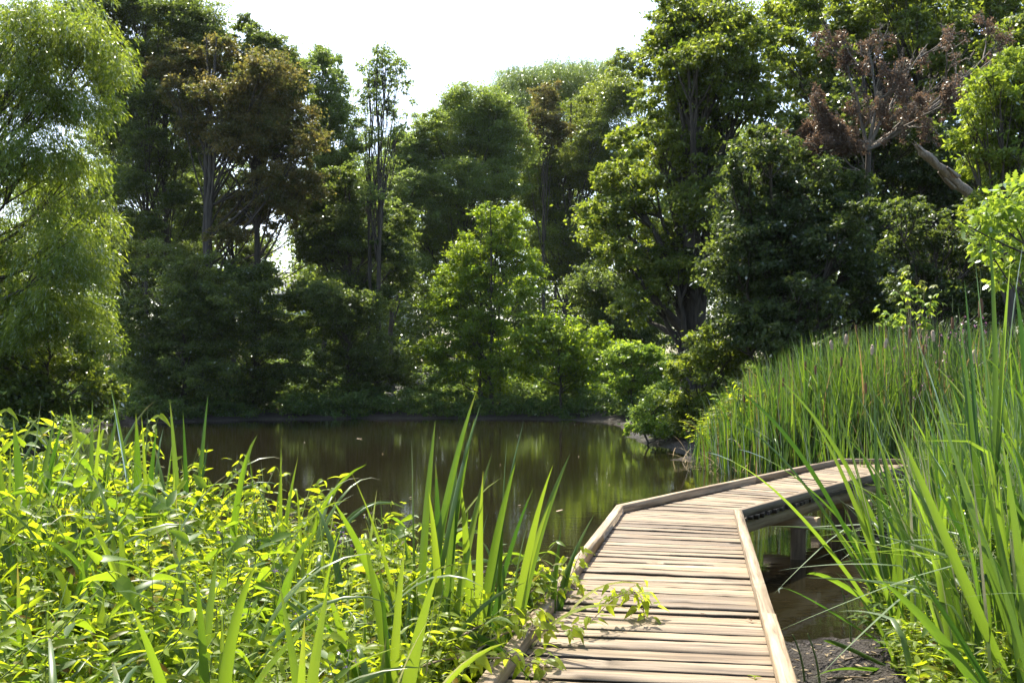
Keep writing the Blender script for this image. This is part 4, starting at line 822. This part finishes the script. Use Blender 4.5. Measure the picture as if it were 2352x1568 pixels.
def near_oak():
    g = np.random.default_rng(130); d = 10.5; bx = (2520 - CX) / F * d; b = np.array([bx, d, gz(bx, d)])
    o = thing('oak_sapling', 'bright lime green young oak with lobed leaves at the right edge above the cattails', 'tree', b); lf, st = Acc(), Acc(); top = at(2440, 430, d)
    tk = curve(b, (b + top) / 2 + [.1, 0, 0], top, 10); tube(st, tk - b, np.linspace(.06, .02, 10), 7)
    for X, Y, r in [(2310,470,52),(2345,530,62),(2275,505,42),(2265,565,38),(2330,600,50),(2350,430,36),(2225,520,14),(2400,480,60),(2400,560,60),(2300,640,30)]:
        cc = at(X, Y, d + g.uniform(-.4, .4)); rm = r / F * d; i = g.integers(4, 9); tube(st, curve(tk[i], (tk[i] + cc) / 2 - [0, 0, .08], cc, 7) - b, np.linspace(.018, .006, 7), 5)
        n = int(190 * (r / 50) ** 2); P = cc + nrm(g.normal(size=(n, 3))) * (g.random(n) ** .45)[:, None] * rm; out = nrm(P - cc)
        lobed_leaves(lf, g, P - b, out * .5 + g.normal(0, .6, (n, 3)) - [0, 0, .15], nrm(g.normal(0, .55, (n, 3)) + [0, -.1, .8]), g.uniform(.07, .125, n))
    link('crown', lf.mesh('crown', M['lime']), o); link('trunk', st.mesh('trunk', M['bark'], True), o)
near_oak()
def sycamore():
    g = np.random.default_rng(131); d = 18.0; b = at(2095, 900, d); b[2] = gz(b[0], d); o = thing('sycamore_sapling', 'sycamore sapling with yellow and orange tipped top leaves before the dark thicket', 'tree', b); lf, st = Acc(), Acc()
    for X, Y, n, ag in [(2085,625,9,.35),(2090,655,8,0),(2080,675,8,0),(2122,655,7,.5),(2140,690,10,0),(2115,705,9,0),(2060,735,16,0),(2130,730,12,0),(2030,720,12,0)]:
        e = at(X, Y, d + g.uniform(-.3, .3)); tube(st, wobble(curve(b + [0, 0, .8], (b + e) / 2 + [0, 0, .3], e, 8), .015, g) - b, np.linspace(.018, .005, 8), 5)
        P = e + g.normal(0, .085, (n, 3)); az = g.uniform(0, 6.28, n)
        for da in (-.75, 0, .75): add_leaves(lf, P - b, np.stack([np.cos(az + da), np.sin(az + da), np.full(n, -.35)], 1), nrm(g.normal(0, .35, (n, 3)) + [0, -.2, 1]), .13, .075, np.clip(g.normal(.6, .2, n), 0, 1), 'lance', .25, .1, ag * .8, 5)
    tube(st, [(0, 0, -.1), (0, 0, .4), (0, 0, .85)], [.025, .022, .018], 6)
    link('crown', lf.mesh('crown', M['lime']), o); link('trunk', st.mesh('trunk', M['twig'], True), o)
sycamore()
# pink flowering plants, rusty docks, airy water plantain
def sprig(name, label, cat, group, X, Y, d, headmat, seed, n, hs, size, spread):
    g = np.random.default_rng(seed); p = at(X, Y, d); z0 = gz(p[0], d); b = np.array([p[0], d, z0]); h = p[2] - z0
    o = thing(name, label, cat, b, group); st, hd = Acc(), Acc(); tube(st, [(0, 0, 0), (.02, 0, h * .5), (0, 0, h)], [.006, .005, .003], 4)
    for i in range(n):
        f = g.uniform(1 - hs, 1); az = g.uniform(0, 6.28); s = spread * (1.25 - f) * g.uniform(.5, 1.2) + .02; e = np.array([math.cos(az) * s, math.sin(az) * s, h * f + s * .6]); tube(st, [(0, 0, h * f - .02), e * [.6, .6, 1], e], [.002, .0018, .0012], 3)
        V, Fc = kites(np.repeat(e[None], 5, 0) + g.normal(0, size * .5, (5, 3)), g.normal(size=(5, 3)), nrm(g.normal(size=(5, 3))), np.full(5, size * 1.5), np.full(5, size)); hd.add(V, Fc, g.uniform(0, 1))
    link('stem', st.mesh('stem', M['stem'], True), o); link('flower_seed_heads', hd.mesh('flower_seed_heads', M[headmat]), o)  # flower clusters; seed clusters on the docks, buds on the plantain
for i, (X, Y, d) in enumerate([(2085, 735, 19), (2105, 742, 19.5), (2130, 728, 19), (2150, 740, 18.5), (2175, 745, 19), (2205, 730, 18.5), (2225, 742, 18), (2250, 735, 18), (2165, 790, 17), (2120, 780, 17), (2190, 770, 17.5), (2070, 770, 18)]):
    sprig('flowering_plant', 'pink flowering plant rising behind the reeds before the dark thicket', 'plant', 'pink flowers behind the reeds', X, Y, d, 'flower', 140 + i, 7, .35, .018, .3)
for i, (X, Y, d) in enumerate([(1700, 915, 22), (1720, 905, 22), (1745, 890, 21.5), (1765, 880, 21), (1660, 925, 22.5), (1840, 880, 20), (1855, 865, 20), (1680, 935, 22), (1735, 930, 21.5)]):
    sprig('dock_stalk', 'rusty brown seeding dock stalk at the left end of the reed bed', 'plant', 'rusty dock stalks', X, Y, d, 'rust', 160 + i, 16, .35, .022, .22)
for i, (X, Y, d) in enumerate([(2200, 1205, 5.6), (2260, 1190, 5.5), (2300, 1230, 5.3), (2230, 1250, 5.2), (2180, 1270, 5.6)]):
    sprig('water_plantain', 'airy plant of fine branching stalks with tiny buds among the near cattails', 'plant', 'airy plants among the cattails', X, Y, d, 'weed', 180 + i, 60, .55, .006, .28)
# tiny purple flowers in the weeds
for i in range(14):
    y = g.uniform(3.2, 6.4); X = g.uniform(480, 1200); x = (X - CX) / F * y; zt, ds = weed_top(x, y)
    if x > kerb_x(y) - .1: continue
    sprig('purple_flower', 'tiny purple nightshade flower cluster in the bright weeds', 'flower', 'purple flowers in the weeds', X, HY + (EYE - zt - .02) * F / y, y, 'purple', 200 + i, 4, .06, .006, .05)

# --- mud-bank litter
g = np.random.default_rng(220)
for i, (X0, Y0, d0, X1, Y1, lab) in enumerate([(1885, 1560, 5.9, 2010, 1535, 'thin pale twig lying on the mud near the boardwalk kerb'), (1900, 1500, 6.2, 2000, 1490, 'short twig lying on the mud behind the pale one'), (1960, 1545, 6, 2050, 1555, 'brown reed stalk lying flat on the mud by the young cattail'), (1940, 1470, 6.9, 2030, 1462, 'thin stick at the edge of the muddy water')]):
    a_ = at(X0, Y0, d0); b_ = at(X1, Y1, d0 + .1); a_[2] = gz(a_[0], a_[1]) + .012; b_[2] = gz(b_[0], b_[1]) + .015; acc = Acc(); m_ = (a_ + b_) / 2; m_[2] += .02; tube(acc, curve(a_, m_, b_, 7) - a_, np.linspace(.008, .004, 7), 5)
    tag(link('fallen_twig', acc.mesh('fallen_twig', M['twig'], True), loc=a_), lab, 'twig')
for i, (X, Y, d, h, lab) in enumerate([(2060, 1455, 7.6, .42, 'cut green stub standing in the mud nearest the water'), (1980, 1540, 6.1, .3, 'leaning stub beside the boardwalk kerb'), (2020, 1560, 5.9, .34, 'thin pointed stub on the mud right of the leaning one')]):
    p = at(X, Y, d); z0 = gz(p[0], d); acc = Acc(); tube(acc, curve((0, 0, -.04), (.0, 0, h * .5), (-.07, .02, h), 6), np.linspace(.008, .004, 6), 6); tag(link('reed_stub', acc.mesh('reed_stub', M['stem'], True), loc=(p[0] - .35, d, z0)), lab, 'stub')
acc = Acc(); n = 130; yy = g.uniform(4.6, 7.6, n); xx = right_edge(yy) - g.uniform(-.1, .75, n); P = np.stack([xx, yy, ground_z(xx, yy) + .012], 1)
add_leaves(acc, P, np.stack([g.normal(size=n), g.normal(size=n), 0 * xx], 1), nrm(g.normal(0, .2, (n, 3)) + [0, 0, 1]), g.uniform(.03, .09, n), g.uniform(.012, .03, n), g.random(n), 'lance', -.1, .3, 1.0)
tag(link('leaf_litter', acc.mesh('leaf_litter', M['straw'])), 'dry leaf litter scattered on the mud bank', 'leaf litter', kind='stuff')
# floating leaf, pale pole in the water, dragonfly
acc = Acc(); add_leaves(acc, np.zeros((1, 3)), np.array([[1., .3, 0]]), np.array([[0, 0, 1.]]), .12, .06, .5, 'broad', -.2, .3, 1.0); p = at(1277, 1163, 15.3); tag(link('floating_leaf', acc.mesh('floating_leaf', M['fluff']), loc=(p[0], p[1], .012)), 'single pale dry leaf floating on the open water left of the boardwalk', 'leaf')
acc = Acc(); a_, b_ = np.array([4.55, 13.2, .10]), np.array([6.0, 14.9, .14]); tube(acc, curve(a_, (a_ + b_) / 2, b_, 6) - a_, np.linspace(.045, .03, 6), 7); tag(link('pale_pole', acc.mesh('pale_pole', M['snag'], True), loc=a_), 'pale pole lying at water level between the boardwalk posts', 'pole')
acc = Acc(); a_, b_ = np.array([5.3, 19.2, .03]), np.array([6.5, 18.5, .05]); tube(acc, curve(a_, (a_ + b_) / 2, b_, 6) - a_, np.linspace(.05, .03, 6), 7); tag(link('driftwood', acc.mesh('driftwood', M['snag'], True), loc=a_), 'pale driftwood stick at the edge of the reed bed beyond the boardwalk', 'driftwood')
p = at(825, 1008, 14); o = thing('dragonfly', 'small pale dragonfly hovering over the brown water with wings spread', 'dragonfly', p)
acc = Acc(); tube(acc, [(-.03, .02, 0), (-.012, .008, .002), (.0, 0, .004), (.008, -.004, .004), (.015, -.008, .003)], [.0022, .003, .005, .006, .004], 6); link('body', acc.mesh('body', M['fluff'], True), o)
for sx, sy in ((1, .5), (1, -.35), (-1, .7), (-1, -.1)):
    acc = Acc(); add_leaves(acc, np.zeros((1, 3)), np.array([[sx, sy, .55 * sy]]), np.array([[0, 0, 1.]]), .046, .014, .5, 'broad', 0, .05); link('wing', acc.mesh('wing', M['fluff']), o)

# straw-coloured litter along the foot of the reed bed, small things on the planks
g = np.random.default_rng(300); acc = Acc(); n = 700
yy = g.uniform(16.8, 25, n); xx = g.uniform(4, 9.5, n); pd = pond_dist(np.stack([xx, yy], 1)); ok = (pd > -.5) & (pd < 1.2); xx, yy = xx[ok], yy[ok]; n = len(xx); az = g.uniform(0, 6.28, n)
P = blade_lines(np.stack([xx, yy, np.maximum(ground_z(xx, yy), 0) + .01], 1), az, g.uniform(.3, .9, n), g.uniform(.5, 1.5, n), g.uniform(1.2, 1.7, n), 1, 5)
blades(acc, P, np.stack([np.cos(az), -np.sin(az), 0 * az], 1), g.uniform(.012, .025, n), g.random(n), np.full(n, 1.0))
tag(link('reed_litter', acc.mesh('reed_litter', M['straw'])), 'broken straw coloured stalks along the foot of the reed bed', 'reed litter', kind='stuff')
for X, Y, d, mt, sz, lab in [(1727, 1530, 4.85, 'weed', .05, 'small fresh green leaf lying on the planks by the right kerb'), (1720, 1392, 5.95, 'dead', .05, 'curled brown leaf on the planks near the right kerb'), (1250, 1545, 4.8, 'dead', .05, 'dry dark leaf on the planks at the near left'), (1610, 1375, 6.1, 'dead', .035, 'tiny dry leaf scrap on the planks right of the trailing vine')]:
    acc = Acc(); p = at(X, Y, d)
    for k in range(3): add_leaves(acc, np.zeros((1, 3)) + [k * .008, 0, .002], np.array([[math.cos(k * 2.2), math.sin(k * 2.2), .2]]), np.array([[0, 0, 1.]]), sz * (1 - .2 * k), sz * .4, .5, 'lance', .3, .4)
    tag(link('fallen_leaf', acc.mesh('fallen_leaf', M[mt]), loc=(p[0], p[1], ZD + .008)), lab, 'leaf')

for i in range(9):
    acc = Acc(); add_leaves(acc, np.zeros((1, 3)), np.array([[math.cos(i * 2.1), math.sin(i * 2.1), 0]]), np.array([[0, 0, 1.]]), .05, .03, .5, 'broad', -.2, .3, 1.0)
    p = at([620, 700, 880, 940, 1010, 1150, 1190, 1330, 1400][i], 0, [21, 30, 26, 17, 32, 23, 16, 25, 19][i]); tag(link('floating_leaf', acc.mesh('floating_leaf', M['straw']), loc=(p[0], p[1], .010)), 'tiny pale scrap of leaf floating on the brown pond', 'leaf', 'leaf scraps on the pond')

# faint summer air that lifts the far trees a little
acc = Acc(); box(acc, (-160, -30, -3), (160, 190, 48))
hm = bpy.data.materials.new('thin_air'); hm.use_nodes = True; hn = hm.node_tree; hn.nodes.clear(); ho = hn.nodes.new('ShaderNodeOutputMaterial')
hv = hn.nodes.new('ShaderNodeVolumePrincipled'); hv.inputs['Color'].default_value = (.86, .93, 1, 1); hv.inputs['Density'].default_value = .00007; hv.inputs['Anisotropy'].default_value = .3
hn.links.new(hv.outputs[0], ho.inputs['Volume'])
tag(link('haze', acc.mesh('haze', hm)), 'faint summer haze over the pond', 'haze', kind='stuff')
